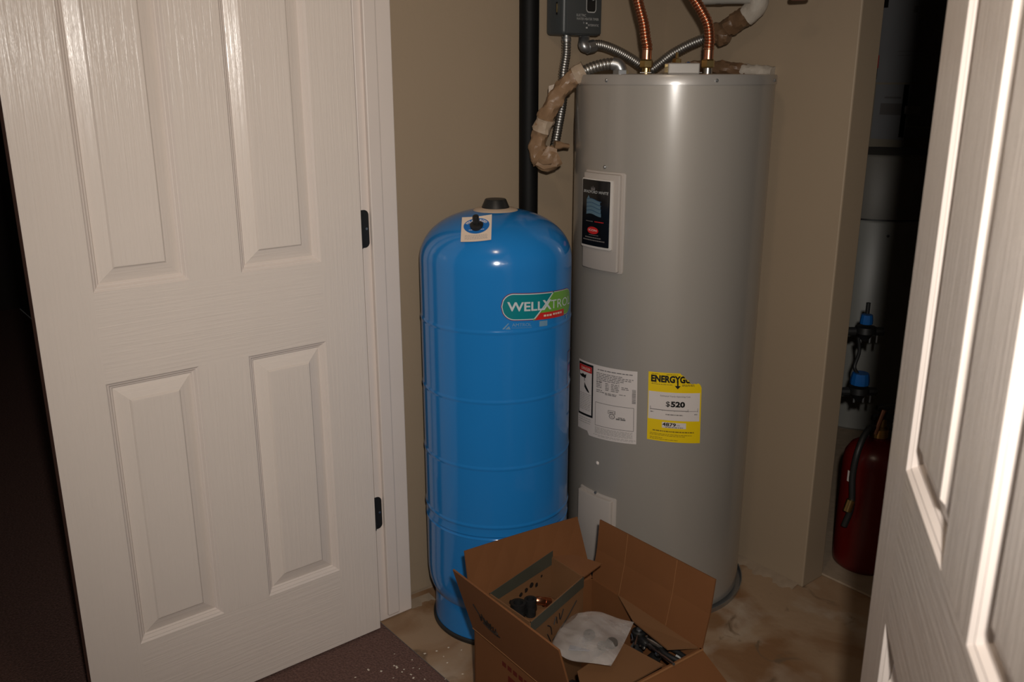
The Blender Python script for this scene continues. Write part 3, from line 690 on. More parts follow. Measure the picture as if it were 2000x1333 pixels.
# printed logo
LP = Patch(TC, (3.2, 0.9875), (73.0, 0.9705), (73.0, 0.9035), (3.2, 0.9185))
LL = 0.2375; LH = 0.068
def pill(ins):
    h = 0.5 * LH - ins; aL = ins / LL; rr = h
    def half(a):
        x = (a - aL) * LL; x2 = (1 - aL) * LL - a * LL; x = min(x, x2 * 1.0)
        if x >= rr * 0.95: return h / LH
        x = max(0.0, x); return math.sqrt(max(0, 1 - (1 - x / (rr * 0.95)) ** 2)) * h / LH
    return half, aL
def pill_strip(mb, ins, a0, a1, off, lo=None, hi=None, n=40):
    half, aL = pill(ins); a0 = max(a0, aL); a1 = min(a1, 1 - aL)
    L = lambda a: max(0.5 - half(a), lo(a)) if lo else 0.5 - half(a)
    H_ = lambda a: min(0.5 + half(a), hi(a)) if hi else 0.5 + half(a)
    LP.strip(mb, lambda a: min(L(a), H_(a)), lambda a: max(H_(a), L(a)), a0, a1, off, n)
logo_m = MB(); pill_strip(logo_m, 0.0, 0, 1, 0.0010, n=60); logo = tag(build('logo_label', logo_m, M['maroon'], tank), 'teal and green rounded logo print')
m = MB(); pill_strip(m, 0.0018, 0, 1, 0.0014, n=60); build('logo_outline', m, M['white_print'], logo)
aT, aB = 0.615, 0.345                              # the slash at top and bottom
sl = lambda a: (a - aB) / (aT - aB)                 # height of the slash at a
m = MB(); pill_strip(m, 0.0040, 0, aT, 0.0018, lo=lambda a: sl(a) + 0.035 if a > aB - 0.02 else -1, n=50); build('logo_teal', m, M['teal'], logo)
m = MB(); pill_strip(m, 0.0030, aB, 1, 0.0018, hi=lambda a: sl(a) - 0.035, n=50); build('logo_green', m, M['green'], logo)
m = MB(); pill_strip(m, 0.0, aB + 0.012, 0.80, 0.0022, hi=lambda a: min(sl(a) - 0.045, 0.255), n=30); build('logo_red_band', m, M['red_print'], logo)
m = MB(); rn = random.Random(4); LP.bars(m, [(0.47, 0.58, 0.10, 0.07), (0.60, 0.75, 0.115, 0.07)], 0.0026, rn); build('band_lettering', m, M['paper_tan'], logo)
m = MB(); put_text(m, 'WELL', LP.fn(0.0026), 0.065, 0.465, 0.36, 0.31, 0.022); build('logo_lettering', m, M['white_print'], logo)
m = MB(); put_text(m, 'X', LP.fn(0.0027), 0.45, 0.575, 0.36, 0.34, 0.03); put_text(m, 'TROL', LP.fn(0.0026), 0.565, 0.955, 0.36, 0.32, 0.0); build('logo_lettering_thin', m, M['white_print'], logo)
m = MB(); f = LP.fn(0.0010)
put_text(m, 'AMTROL', LP.fn(0.0010), 0.115, 0.325, -0.205, 0.115, 0.0)
for poly in ([(0.015, -0.31), (0.035, -0.31), (0.085, -0.10), (0.075, -0.09)], [(0.045, -0.31), (0.10, -0.31), (0.085, -0.19)]): m.add([f(a, b) for a, b in poly], [tuple(range(4 if len(poly) == 4 else 3))])
LP.rect(m, 0.11, 0.33, -0.262, -0.252, 0.001, 6); LP.rect(m, 0.42, 0.525, -0.255, -0.055, 0.001, 3); LP.rect(m, 0.865, 0.895, -0.17, -0.02, 0.001, 2); LP.rect(m, 0.85, 0.91, -0.06, -0.02, 0.001, 2)
build('maker_print', m, M['soft_print'], tank)
m = MB(); XP = Patch(TC, (70, 0.80), (86, 0.80), (86, 0.70), (70, 0.70)); outline(XP, m, 0, 1, 0, 1, 0.06, 0.03, 0.001); build('side_print', m, M['maroon'], tank)

# ================================================================== PIPES, TIMER, CONDUITS
m = MB().tube([(0.004, 0.530, 0.0), (0.004, 0.530, 0.8), (0.004, 0.530, 1.6), (0.004, 0.530, 2.42)], 0.0265, 28)
vp_ = tag(build('vent_pipe', m, M['black_pipe'], smooth=40, local=(0.004, 0.53, 0)), 'black vertical pipe rising behind the blue tank', 'pipe')

# timer box on the left wall
TB = (0.0, 0.610, 1.585)
timer = thing('timer_box', (0.0, 0.675, 1.585), 'dark grey metal water heater timer box on the wall', 'timer box')
y0, y1, xf = 0.6125, 0.7540, 0.0495
wx = -0.026
build('case', MB().box((wx + 0.0005, y0, 1.588), (xf, y1, 1.80)), M['timer'], timer, bevel=(0.010, 4), smooth=40)
build('cover', MB().box((xf - 0.004, y0 + 0.008, 1.592), (xf + 0.004, y1 - 0.004, 1.796)), M['timer'], timer, bevel=(0.003, 2), smooth=40)
def tf(off=0.0): return lambda y, z: Vector((xf + 0.0046 + off, y, z))
m = MB(); f = tf()
put_text(m, 'ELECTRIC', f, 0.655, 0.690, 1.6365, 0.0062, 0.0); put_text(m, 'WATER HEATER TIMER', f, 0.655, 0.738, 1.6275, 0.0062, 0.0)
put_text(m, 'by', f, 0.680, 0.685, 1.6185, 0.005, 0.0); put_text(m, 'INTERMATIC', f, 0.698, 0.739, 1.612, 0.0058, 0.0)
m.quad(f(0.690, 1.6175), f(0.696, 1.6175), f(0.696, 1.6215), f(0.690, 1.6215)); m.quad(f(0.690, 1.6060), f(0.697, 1.6060), f(0.697, 1.6100), f(0.690, 1.6100))
build('lettering', m, M['timer_text'], timer)
m = MB(); sy0, sy1, sz0, sz1 = 0.690, 0.728, 1.647, 1.745
def rr(y0, y1, z0, z1, r, n=6):
    out = []
    for cy, cz, a in ((y1 - r, z0 + r, -PI / 2), (y1 - r, z1 - r, 0), (y0 + r, z1 - r, PI / 2), (y0 + r, z0 + r, PI)):
        for k in range(n + 1): t = a + PI / 2 * k / n; out.append((cy + r * math.cos(t), cz + r * math.sin(t)))
    return out
oo, ii = rr(sy0, sy1, sz0, sz1, 0.010), rr(sy0 + 0.003, sy1 - 0.003, sz0 + 0.003, sz1 - 0.003, 0.0075); k = len(oo)
m.add([f(*p) for p in oo] + [f(*p) for p in ii], [(i, (i + 1) % k, k + (i + 1) % k, k + i) for i in range(k)])
build('switch_frame', m, M['timer_text'], timer)
m = MB(); m.add([tf(0.0003)(*p) for p in ii], [tuple(range(k))]); sw = build('switch_plate', m, M['black_plastic'], timer)
m = MB(); fl_ = tf(0.001); put_text(m, 'OFF', fl_, 0.694, 0.705, 1.6835, 0.006, 0.0); put_text(m, 'ON', fl_, 0.713, 0.722, 1.700, 0.006, 0.0); build('switch_lettering', m, M['timer_text'], sw)
m = MB(); m.tube([(xf + 0.004, 0.702, 1.690), (xf + 0.012, 0.708, 1.680), (xf + 0.020, 0.724, 1.687)], lambda i, k: (0.004, 0.0045, 0.003)[i], 10); tag(build('lever', m, M['fitting'], sw, smooth=50), 'metal toggle lever')
m = MB().box((0.020, y0 - 0.002, 1.640), (0.0255, y0 + 0.001, 1.672)); tag(build('latch_slot', m, M['black_plastic'], timer), 'dark latch slot')
m = MB().box((0.0225, y0 - 0.0035, 1.646), (0.0245, y0 - 0.0015, 1.668)); tag(build('latch', m, M['brass'], timer), 'brass coloured latch')
q = Vector((xf + 0.004, y1 - 0.010, 1.685)); m = MB().lathe(q, [(0.004, 0), (0.003, 0.002), (0.0001, 0.0025)], 10, axis=(1, 0, 0)); build('screw', m, M['steel'], timer, smooth=40)
m = MB().lathe((0.0, y0, 1.70), [(0.005, 0), (0.005, 0.0006), (0.0001, 0.0006)], 12, axis=(0, -1, 0)); build('knockout', m, M['black_plastic'], timer)

def flex(mb, pts, r, pitch, depth, seg=16):
    step = pitch / 8; path = catmull(pts, step)
    mb.tube(path, lambda i, k: r - depth * (1 - abs(math.sin(PI * i / 8)) ** 0.7), seg); return mb
def wrap(mb, pts, r, seed, seg=16, amp=0.18, taper=None):
    rn_ = random.Random(seed); path = catmull(pts, 0.006); n_ = len(path)
    ph = [rn_.uniform(0, 6.28) for _ in range(6)]; jit = [rn_.random() for _ in range(211)]
    def rad(i, k):
        a = 2 * PI * k / seg; t = i / max(1, n_ - 1)
        rr_ = r * (1 + amp * 0.5 * math.sin(3 * a + i * 0.55 + ph[0]) + amp * 0.35 * math.sin(5 * a - i * 0.8 + ph[1]) + amp * 0.3 * math.sin(i * 0.9 + ph[2]))
        return rr_ * (taper(t) if taper else 1) * (1 + 0.09 * (jit[(i * 7 + k * 3) % 211] - 0.5) + 0.10 * (jit[(i // 3 * 5 + k // 2 * 11) % 211] - 0.5))
    mb.tube(path, rad, seg); return mb

# conduit from the timer down to a taped bend and up to the heater lid
cA = thing('flexible_conduit', tuple(at(1070, 320, 2.50)), 'metal conduit with brown paper tape looping from timer box to heater lid', 'conduit')
A_top = Vector((0.022, 0.648, 1.590))
pA = [A_top, A_top + Vector((0, 0, -0.05)), at(1100, 145, 2.585), at(1099, 195, 2.57), at(1090, 250, 2.545), at(1083, 288, 2.53)]
build('metal_hose', flex(MB(), pA, 0.0130, 0.0072, 0.0022), M['conduit'], cA, smooth=60)
m = MB().lathe(A_top + Vector((0, 0, -0.016)), [(0.0135, 0), (0.0135, 0.004), (0.0125, 0.006), (0.0125, 0.017)], 18); build('connector', m, M['fitting'], cA, smooth=30)
pT = [at(1137, 142, 2.435), at(1112, 158, 2.44), at(1088, 190, 2.45), at(1067, 228, 2.46), at(1054, 268, 2.47), at(1048, 300, 2.475), at(1056, 318, 2.475)]
build('tape_wrap', wrap(MB(), pT, 0.0215, 1, 18), M['tape'], cA, smooth=30)
build('tape_cuff', wrap(MB(), [at(1143, 138, 2.433), at(1122, 150, 2.437)], 0.0245, 4, 16, 0.1), M['tape_pale'], cA, smooth=22)
build('tape_patch', wrap(MB(), [at(1065, 232, 2.457), at(1058, 256, 2.464)], 0.0242, 6, 16, 0.1), M['tape_pale'], cA, smooth=22)
build('tape_end', wrap(MB(), [at(1050, 303, 2.475), at(1068, 313, 2.47), at(1088, 303, 2.475)], 0.029, 2, 18, 0.25, lambda t: 1 - 0.25 * abs(t - 0.45)), M['tape'], cA, smooth=30)
m = MB(); fp = [at(1064, 262, 2.45), at(1080, 283, 2.45), at(1089, 290, 2.455), at(1089, 330, 2.455), at(1043, 332, 2.455), at(1038, 300, 2.455)]
m.slab([at(1070, 285, 2.447), at(1088, 291, 2.45), at(1088, 325, 2.452), at(1062, 331, 2.45), at(1046, 322, 2.445)], -FWD, 0.002); build('tape_flap', m, M['tape'], cA)
m = MB(); build('loose_tape', wrap(m, [at(1083, 283, 2.51), at(1112, 286, 2.52)], 0.0085, 8, 12, 0.2, lambda t: 1.3 - 0.6 * t), M['tape'], cA, smooth=30)
m = MB().slab([at(1072, 168, 2.47), at(1098, 160, 2.47), at(1090, 178, 2.47), at(1071, 188, 2.47)], -FWD, 0.0015); build('tape_tab', m, M['tape_pale'], cA)
pE = [at(1212, 147, 2.40), at(1212, 136, 2.40), at(1207, 127, 2.402), at(1196, 124, 2.405)]
pB_ = [at(1198, 124, 2.405), at(1180, 126, 2.41), at(1158, 132, 2.42), at(1135, 142, 2.434)]
build('metal_hose', flex(MB(), pB_, 0.0150, 0.0088, 0.0026), M['conduit'], cA, smooth=60)
m = MB().tube(catmull(pE, 0.004), lambda i, k: 0.0165 if i > 2 else 0.0145, 18); build('elbow', m, M['fitting'], cA, smooth=50)
m = MB().lathe(at(1212, 147, 2.40), [(0.020, -0.010), (0.020, 0.012), (0.016, 0.014)], 6); build('lock_nut', m, M['fitting'], cA)

# conduit from the timer across the corner and up to a taped joint
cB = thing('flexible_conduit', tuple(at(1265, 138, 2.68)), 'metal conduit sagging across the corner behind the copper pipes', 'conduit')
e0 = Vector((0.022, 0.715, 1.590))
pe = [e0, e0 + Vector((0, 0, -0.010)), at(1140, 90, 2.625), at(1152, 94, 2.635)]
m = MB().tube(catmull(pe, 0.004), 0.0150, 18); build('elbow', m, M['fitting'], cB, smooth=50)
m = MB().tube([at(1146, 93, 2.63), at(1160, 90, 2.645)], 0.0178, 8); build('clamp', m, M['fitting'], cB)
pB2 = [at(1152, 91, 2.635), at(1172, 88, 2.65), at(1200, 97, 2.67), at(1230, 113, 2.69), at(1253, 128, 2.70), at(1270, 136, 2.70), at(1286, 126, 2.70), at(1312, 106, 2.69), at(1345, 88, 2.675), at(1378, 74, 2.66), at(1408, 60, 2.64)]
build('metal_hose', flex(MB(), pB2, 0.0142, 0.0066, 0.0022), M['conduit'], cB, smooth=60)
build('tape_wrap', wrap(MB(), [at(1396, 68, 2.64), at(1415, 58, 2.62), at(1440, 42, 2.59), at(1462, 28, 2.565)], 0.0255, 11, 18, 0.12), M['tape_dark'], cB, smooth=22)
build('tape_lump', wrap(MB(), [at(1402, 70, 2.63), at(1424, 72, 2.61)], 0.022, 13, 14, 0.3, lambda t: 1.1 - 0.5 * abs(t - 0.3)), M['tape_dark'], cB, smooth=22)
build('cloth_wrap', wrap(MB(), [at(1459, 31, 2.567), at(1472, 20, 2.555), at(1481, 4, 2.545), at(1482, -25, 2.54), at(1478, -70, 2.54)], 0.027, 12, 18, 0.10), M['tape_white'], cB, smooth=45)

# taped cable lying behind the lid
cC = thing('taped_cable', tuple(at(1440, 140, 2.63)), 'brown and white taped cable lying across the back of the heater lid', 'cable')
build('tape_wrap', wrap(MB(), [at(1338, 134, 2.70), at(1380, 131, 2.68), at(1420, 134, 2.645), at(1458, 139, 2.62)], 0.0185, 21, 16, 0.2), M['tape_dark'], cC, smooth=22)
build('cloth_wrap', wrap(MB(), [at(1450, 137, 2.625), at(1478, 140, 2.60), at(1510, 143, 2.57)], 0.0175, 22, 16, 0.15), M['tape_white'], cC, smooth=45)
build('wire', MB().tube(catmull([at(1339, 142, 2.60), at(1343, 122, 2.64), at(1352, 128, 2.68)], 0.01), 0.002, 8), M['blue_plastic'], cC, smooth=60)

# corrugated copper connectors
def connector(pts, label, nutmat, nip):
    b = pts[0]; t = thing('copper_connector', (b.x, b.y, 1.487), label, 'copper pipe', 'corrugated copper connectors on the heater lid')
    p0 = Vector((b.x, b.y, 0))
    m = MB().lathe(p0, [(0.0115, 1.4865), (0.0115, 1.505), (0.0135, 1.505), (0.0135, 1.523)], 18); build('nipple', m, nip, t, smooth=30)
    m = MB().lathe(p0, [(0.0158, 1.501), (0.0175, 1.504), (0.0175, 1.519), (0.0150, 1.523)], 6); build('nut', m, nutmat, t)
    m = MB().tube([p0 + Vector((0, 0, 1.515)), p0 + Vector((0, 0, 1.550))], 0.0128, 18); build('sleeve', m, M['copper'], t, smooth=40)
    pp = [p0 + Vector((0, 0, 1.545)), p0 + Vector((0, 0, 1.555))] + pts[1:]
    build('corrugated_tube', flex(MB(), pp, 0.0140, 0.0080, 0.0026, 20), M['copper'], t, smooth=60)
d1 = 2.46
connector([at(1262, 140, d1), at(1261, 75, d1), at(1257, 45, d1 + 0.005), at(1248, 10, d1 + 0.01), at(1240, -30, d1 + 0.015), at(1236, -90, d1 + 0.02)], 'left corrugated copper water connector on the heater lid', M['brass'], M['brass'])
d2 = 2.44
connector([at(1382, 140, d2), at(1386, 78, d2), at(1383, 48, d2), at(1371, 22, d2 + 0.005), at(1353, -8, d2 + 0.01), at(1335, -45, d2 + 0.02), at(1328, -90, d2 + 0.02)], 'right corrugated copper water connector on the heater lid', M['brass'], M['steel'])

# grey pipe end with a clamp and a red valve handle at the top of the back wall
pp = [at(1372, -4, 2.66), at(1420, -6, 2.60), at(1470, -7, 2.54)]
pv = thing('drain_pipe', tuple(pp[1]), 'grey white pipe end along the back wall above the heater', 'pipe')
build('pipe_run', MB().tube(pp, 0.0185, 18), M['pvc'], pv, smooth=40)
build('clamp', MB().tube([at(1402, -6, 2.625), at(1412, -6, 2.613)], 0.0205, 18), M['steel'], pv, smooth=40)
q = at(1562, -5, 2.34); rv = thing('valve_handle', tuple(q), 'red valve handle at the top edge above the heater', 'valve handle')
m = MB().lathe(q, [(0.0001, -0.006), (0.020, -0.006), (0.024, -0.002), (0.024, 0.004), (0.020, 0.008), (0.0001, 0.008)], 24); build('wheel', m, M['red_plastic'], rv, smooth=40)
build('stem', MB().tube([q, q + Vector((0, 0, 0.05))], 0.006, 10), M['brass'], rv, smooth=40)
build('stem_pipe', MB().tube([q + Vector((0, 0, 0.05)), Vector((q.x, 1.085, q.z + 0.05))], 0.010, 12), M['copper'], rv, smooth=40)

# ================================================================== BEYOND THE PARTITION
g = atZ(1682, 1126, 0.008); dr = Vector((g.x - CAM.x, g.y - CAM.y, 0)).normalized(); RX = g + dr * 0.095
ext = thing('fire_extinguisher', (RX.x, RX.y, 0.008), 'dark red extinguisher cylinder with black hose beyond the partition', 'extinguisher')
rc = (RX.x, RX.y, 0)
m = MB().lathe(rc, [(0.0001, 0.008), (0.085, 0.008), (0.093, 0.016), (0.0945, 0.03), (0.0945, 0.35), (0.090, 0.378), (0.076, 0.402), (0.05, 0.420), (0.026, 0.428), (0.024, 0.445)], 56, cap=False)
build('cylinder', m, M['red_tank'], ext, smooth=40)
m = MB().lathe(rc, [(0.027, 0.436), (0.027, 0.462), (0.018, 0.470), (0.018, 0.500), (0.0001, 0.502)], 20); build('valve_body', m, M['brass'], ext, smooth=30)
z = RX + Vector((0, 0, 0))
def E_(dx, dz, df=0.0): return Vector((RX.x, RX.y, 0)) + RGT * dx + Vector((0, 0, dz)) - dr * df
m = MB().slab([E_(-0.03, 0.505), E_(0.02, 0.512), E_(0.075, 0.470), E_(0.070, 0.455), E_(0.015, 0.494), E_(-0.03, 0.490)], -FWD, 0.018); build('handle', m, M['black_plastic'], ext, bevel=(0.002, 1))
m = MB().slab([E_(-0.02, 0.535), E_(0.03, 0.545), E_(0.060, 0.520), E_(0.025, 0.528), E_(-0.02, 0.520)], -FWD, 0.018); build('lever', m, M['black_plastic'], ext, bevel=(0.002, 1))
hp = [E_(-0.005, 0.475, 0.02), E_(-0.035, 0.470, 0.05), E_(-0.055, 0.42, 0.085), E_(-0.062, 0.34, 0.090), E_(-0.055, 0.25, 0.10), E_(-0.070, 0.18, 0.095)]
build('hose', MB().tube(catmull(hp, 0.012), 0.0095, 12), M['rubber'], ext, smooth=60)
hp = [E_(0.03, 0.50, 0.0), E_(0.062, 0.485, 0.03), E_(0.078, 0.43, 0.05), E_(0.085, 0.37, 0.05)]
build('hose', MB().tube(catmull(hp, 0.012), 0.008, 12), M['rubber'], ext, smooth=60)
m = MB().tube([E_(-0.058, 0.27, 0.105), E_(-0.066, 0.235, 0.107)], 0.0125, 14); build('hose_clip', m, M['brass'], ext, smooth=40)
EC = Cyl(RX.x, RX.y, 0.0945); m = MB(); Patch(EC, (-50, 0.335), (-36, 0.335), (-36, 0.30), (-50, 0.30)).rect(m, 0, 1, 0, 1, 0.0008, 4); build('label', m, M['paper'], ext)
m = MB().tube([E_(-0.012, 0.455, 0.035), E_(0.006, 0.53, 0.03)], 0.008, 12); tag(build('brass_tube', m, M['copper'], ext, smooth=40), 'copper coloured tube')

# two blue-handled valves on a dark riser pipe behind it
def valve(px, py, d, wh, hh, label):
    c = at(px, py, d); t = thing('water_valve', tuple(c - Vector((0, 0, 0.04))), label, 'valve', 'blue handled valves beyond the partition')
    m = MB().lathe(c, [(0.0001, -0.004), (wh, -0.004), (wh, hh * 0.35), (wh * 0.86, hh), (0.0001, hh)], 12); build('handle', m, M['blue_plastic'], t, smooth=25)
    m = MB().lathe(c, [(0.020, -0.012), (0.032, -0.014), (0.034, -0.034), (0.022, -0.042), (0.012, -0.060)], 16); build('body', m, M['black_plastic'], t, smooth=35)
    for a in (-0.045, 0.045):
        q = c + RGT * a + Vector((0, 0, -0.03)); m = MB().tube([q - RGT * 0.015, q + RGT * 0.012], 0.014, 10); build('union', m, M['rubber'], t, smooth=35)
    for a in (-0.012, 0.018, 0.040): m = MB().tube([c + RGT * a + Vector((0, 0, -0.04)), c + RGT * a + Vector((0, 0, -0.068))], 0.004, 8); build('bolt', m, M['fitting'], t, smooth=35)
    return c
v1 = valve(1692, 630, 2.80, 0.020, 0.026, 'upper blue handled valve over the red extinguisher')
v2 = valve(1679, 748, 2.78, 0.030, 0.034, 'lower blue handled valve just above the red extinguisher')
m = MB().tube([v1 + Vector((0, 0, 0.03)), v1 + Vector((0, 0, 0.065))], 0.007, 10); m2 = MB()
rp = thing('riser_pipe', tuple(v2), 'thin dark riser pipe joining two blue valves', 'pipe')
build('pipe_run', MB().tube(catmull([v1 - Vector((0, 0, 0.05)) - RGT * 0.02, v1 - Vector((0, 0, 0.10)) - RGT * 0.012, v1 - Vector((0, 0, 0.15)) - RGT * 0.022, v2 + Vector((0, 0, 0.03)) - RGT * 0.010], 0.008), 0.006, 10), M['rubber'], rp, smooth=50)
build('pipe_top', m, M['rubber'], rp, smooth=50)

# white poly tank with a lid seam
WT = at(1692, 600, 3.85); wc = (WT.x, WT.y, 0)
wt = thing('storage_tank', (WT.x, WT.y, 0.008), 'pale round storage tank with dark lid seam beyond the partition', 'tank')
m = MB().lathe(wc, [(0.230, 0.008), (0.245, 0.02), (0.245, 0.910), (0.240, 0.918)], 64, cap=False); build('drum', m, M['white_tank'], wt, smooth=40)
m = MB().lathe(wc, [(0.237, 0.912), (0.237, 0.926)], 64, cap=False); build('seam', m, M['black_plastic'], wt, smooth=40)
m = MB().lathe(wc, [(0.240, 0.926), (0.247, 0.926), (0.247, 1.170), (0.240, 1.180), (0.0001, 1.19)], 64, cap=False); tag(build('control_cover', m, M['grey_box'], wt, smooth=40), 'dark grey upper cover')
WC = Cyl(WT.x, WT.y, 0.245); q = WC.p(12, 0.86, 0); build('rivet', MB().lathe(q, [(0.006, 0), (0.005, 0.003), (0.0001, 0.004)], 10, axis=WC.n(8)), M['black_plastic'], wt, smooth=40)

# notices pinned to the far wall
def notice(px0, px1, py0, py1, label, prints):
    y = 3.098; a, b = atY(px0, py0, y), atY(px1, py1, y)
    x0, x1, z0, z1 = min(a.x, b.x), max(a.x, b.x), min(a.z, b.z), max(a.z, b.z)
    t = thing('paper_notice', ((x0 + x1) / 2, y, z0), label, 'notice', 'paper sheets on the far wall')
    build('sheet', MB().box((x0, y - 0.002, z0), (x1, y, z1)), M['dimmed_paper'], t)
    for i, (u0, u1, w0, w1, mt) in enumerate(prints):
        m = MB().quad(*[(x0 + (x1 - x0) * u, y - 0.0026, z0 + (z1 - z0) * v) for u, v in ((u0, w0), (u1, w0), (u1, w1), (u0, w1))])
        build('print', m, mt, t)
notice(1716, 1880, -160, 162, 'upper white sheet with red and black marks on the far wall', [(0.09, 0.16, 0.0 + 0.02, 0.09, M['ink']), (0.10, 0.165, 0.09, 0.17, M['red_print']), (0.13, 0.20, 0.46, 0.60, M['ink']), (0.35, 0.60, 0.19, 0.193, M['ink_grey']), (0.35, 0.60, 0.165, 0.168, M['ink_grey']), (0.46, 0.50, 0.42, 0.46, M['ink_grey']), (0.3, 0.6, 0.5, 0.503, M['ink_grey'])])
notice(1712, 1764, 165, 274, 'small lower left sheet with grey block on the far wall', [(0.2, 0.85, 0.45, 0.66, M['ink_grey']), (0.3, 0.8, 0.75, 0.78, M['ink_grey'])])
notice(1767, 1880, 165, 275, 'lower right white sheet on the far wall', [(0.05, 0.3, 0.45, 0.6, M['ink_light']), (0.1, 0.5, 0.2, 0.23, M['ink_light'])])

# ================================================================== CARDBOARD BOX AND CONTENTS
A = Vector((0.493, -0.037, 0)); B = Vector((0.509, 0.323, 0)); C = Vector((0.876, 0.307, 0)); D = Vector((0.860, -0.053, 0)); ZB = 0.26
e1 = (B - A).normalized(); e2 = (C - B).normalized(); UP = Vector((0, 0, 1)); CT = 0.004
box = thing('cardboard_box', tuple((A + C) / 2 + Vector((0, 0, 0.006))), 'open brown cardboard box of plumbing parts in front of the tanks', 'box')
zb = 0.0065
for (p, q, nn) in ((A, B, e2), (B, C, -e1), (C, D, -e2), (D, A, e1)):
    m = MB().slab([p + UP * zb, q + UP * zb, q + UP * ZB, p + UP * ZB], nn, CT); wlo = build('side_wall', m, M['card'], box)
    if p == D:
        for nm, mt, rects in (('red_print', M['box_red'], [(0.36, 0.86, 0.02, 0.80)]), ('print_line', M['box_red'], [(0.30 + 0.055 * i, 0.34 + 0.055 * i, 0.855, 0.90) for i in range(11)])):
            m = MB()
            for u0, u1, v0, v1 in rects:
                m.quad(*[D + (A - D) * (1 - u) + UP * (zb + (ZB - zb) * v) - e1 * 0.0006 for u, v in ((u0, v0), (u1, v0), (u1, v1), (u0, v1))])
            build(nm, m, mt, wlo)
m = MB().slab([A + UP * zb, B + UP * zb, C + UP * zb, D + UP * zb], UP, CT); build('bottom', m, M['card_in'], box)
def flap(p, q, out, L0, L1, b0, b1, sk0=0.0, sk1=0.0, name='flap', nseg=6, bow=0.0):
    """flap hinged on the rim p-q; length and angle above horizontal at each end"""
    al = (q - p).normalized(); m = MB(); top = []; bot = []
    rows = []
    for i in range(nseg + 1):
        t = i / nseg; h = p + (q - p) * t + UP * ZB; L = L0 + (L1 - L0) * t; b = math.radians(b0 + (b1 - b0) * t) ; s = sk0 + (sk1 - sk0) * t
        dv = out * math.cos(b) + UP * math.sin(b); nv = out * math.sin(b) - UP * math.cos(b)
        rows.append((h, h + dv * (L * 0.5) + al * (s * 0.5) + nv * bow, h + dv * L + al * s, nv))
    vs_ = []; fs = []
    for h, mid, e, nv in rows: vs_ += [h, mid, e, h + nv * CT, mid + nv * CT, e + nv * CT]
    for i in range(nseg):
        a, b = i * 6, (i + 1) * 6
        fs += [(a, b, b + 1, a + 1), (a + 1, b + 1, b + 2, a + 2), (a + 3, a + 4, b + 4, b + 3), (a + 4, a + 5, b + 5, b + 4), (a + 2, b + 2, b + 5, a + 5), (a, a + 3, b + 3, b)]
    fs += [(0, 1, 4, 3), (1, 2, 5, 4)]; a = nseg * 6; fs += [(a, a + 3, a + 4, a + 1), (a + 1, a + 4, a + 5, a + 2)]
    m.add(vs_, fs); o = build(name, m, M['card'], box)
    cr = MB().tube([p + UP * ZB + out * 0.003, q + UP * ZB + out * 0.003], 0.0026, 6); build('crease', cr, M['card_edge'], o, smooth=60)
    return o, rows
fAB, _ = flap(A, B, -e2, 0.184, 0.158, 79, 67, 0, 0)
fBC, rBC = flap(B, C, e1, 0.160, 0.166, 84, 80, 0.004, 0.0, bow=0.004)
for t in (0.27, 0.70):                                   # creases down the tall flap
    i = t * 6; k = int(i); fr = i - k
    a = rBC[k][0].lerp(rBC[k + 1][0], fr); b = rBC[k][2].lerp(rBC[k + 1][2], fr); c = rBC[k][1].lerp(rBC[k + 1][1], fr); nv = rBC[k][3]
    build('score_line', MB().tube([a - nv * 0.0005, c - nv * 0.0005, b - nv * 0.0002], 0.0008, 6), M['card_edge'], fBC)
fDA, rDA = flap(A, D, -e1, 0.178, 0.165, 73, 76, 0, -0.012)
fCD, _ = flap(C, D, e2, 0.170, 0.170, -28, -24, 0, 0)
# handwriting on the near left flap
def DAp(t, s):                                            # outer face of that flap
    i = min(t * 6, 5.999); k = int(i); fr = i - k
    h = rDA[k][0].lerp(rDA[k + 1][0], fr); e = rDA[k][2].lerp(rDA[k + 1][2], fr); nv = rDA[k][3]
    return h.lerp(e, s) + nv * (CT + 0.0008)
m = MB()
strokes = [[(0.09, 0.86), (0.13, 0.74), (0.17, 0.62)], [(0.17, 0.62), (0.175, 0.42), (0.205, 0.60)], [(0.225, 0.70), (0.25, 0.44)], [(0.255, 0.62), (0.275, 0.42), (0.29, 0.58), (0.30, 0.42)],
           [(0.32, 0.62), (0.325, 0.40)], [(0.345, 0.56), (0.36, 0.40), (0.385, 0.60)], [(0.40, 0.50), (0.425, 0.54), (0.405, 0.40), (0.44, 0.40)], [(0.48, 0.56), (0.46, 0.46), (0.49, 0.40), (0.46, 0.32), (0.52, 0.34)], [(0.20, 0.40), (0.34, 0.34), (0.46, 0.32)]]
for s in strokes: m.tube(catmull([DAp(0.13 + (t - 0.09) * 0.52, 0.30 + (q - 0.30) * 0.52) for t, q in s], 0.003), 0.0013, 6)
build('handwriting', m, M['marker'], fDA)
# folded-in cardboard pieces
def piece(name, pts, t=0.004, mt='card_in', par=None):
    a, b, c = [Vector(p) for p in pts[:3]]; n = (b - a).cross(c - a).normalized()
    if n.z < 0: n = -n
    return build(name, MB().slab(pts, -n, t), M[mt], par or box)
piece('inner_flap', [(0.606, 0.316, 0.262), (0.868, 0.302, 0.262), (0.826, 0.250, 0.258), (0.700, 0.272, 0.255)])
piece('inner_flap', [(0.762, 0.036, 0.262), (0.752, 0.178, 0.268), (0.862, 0.196, 0.262), (0.858, -0.030, 0.262)])

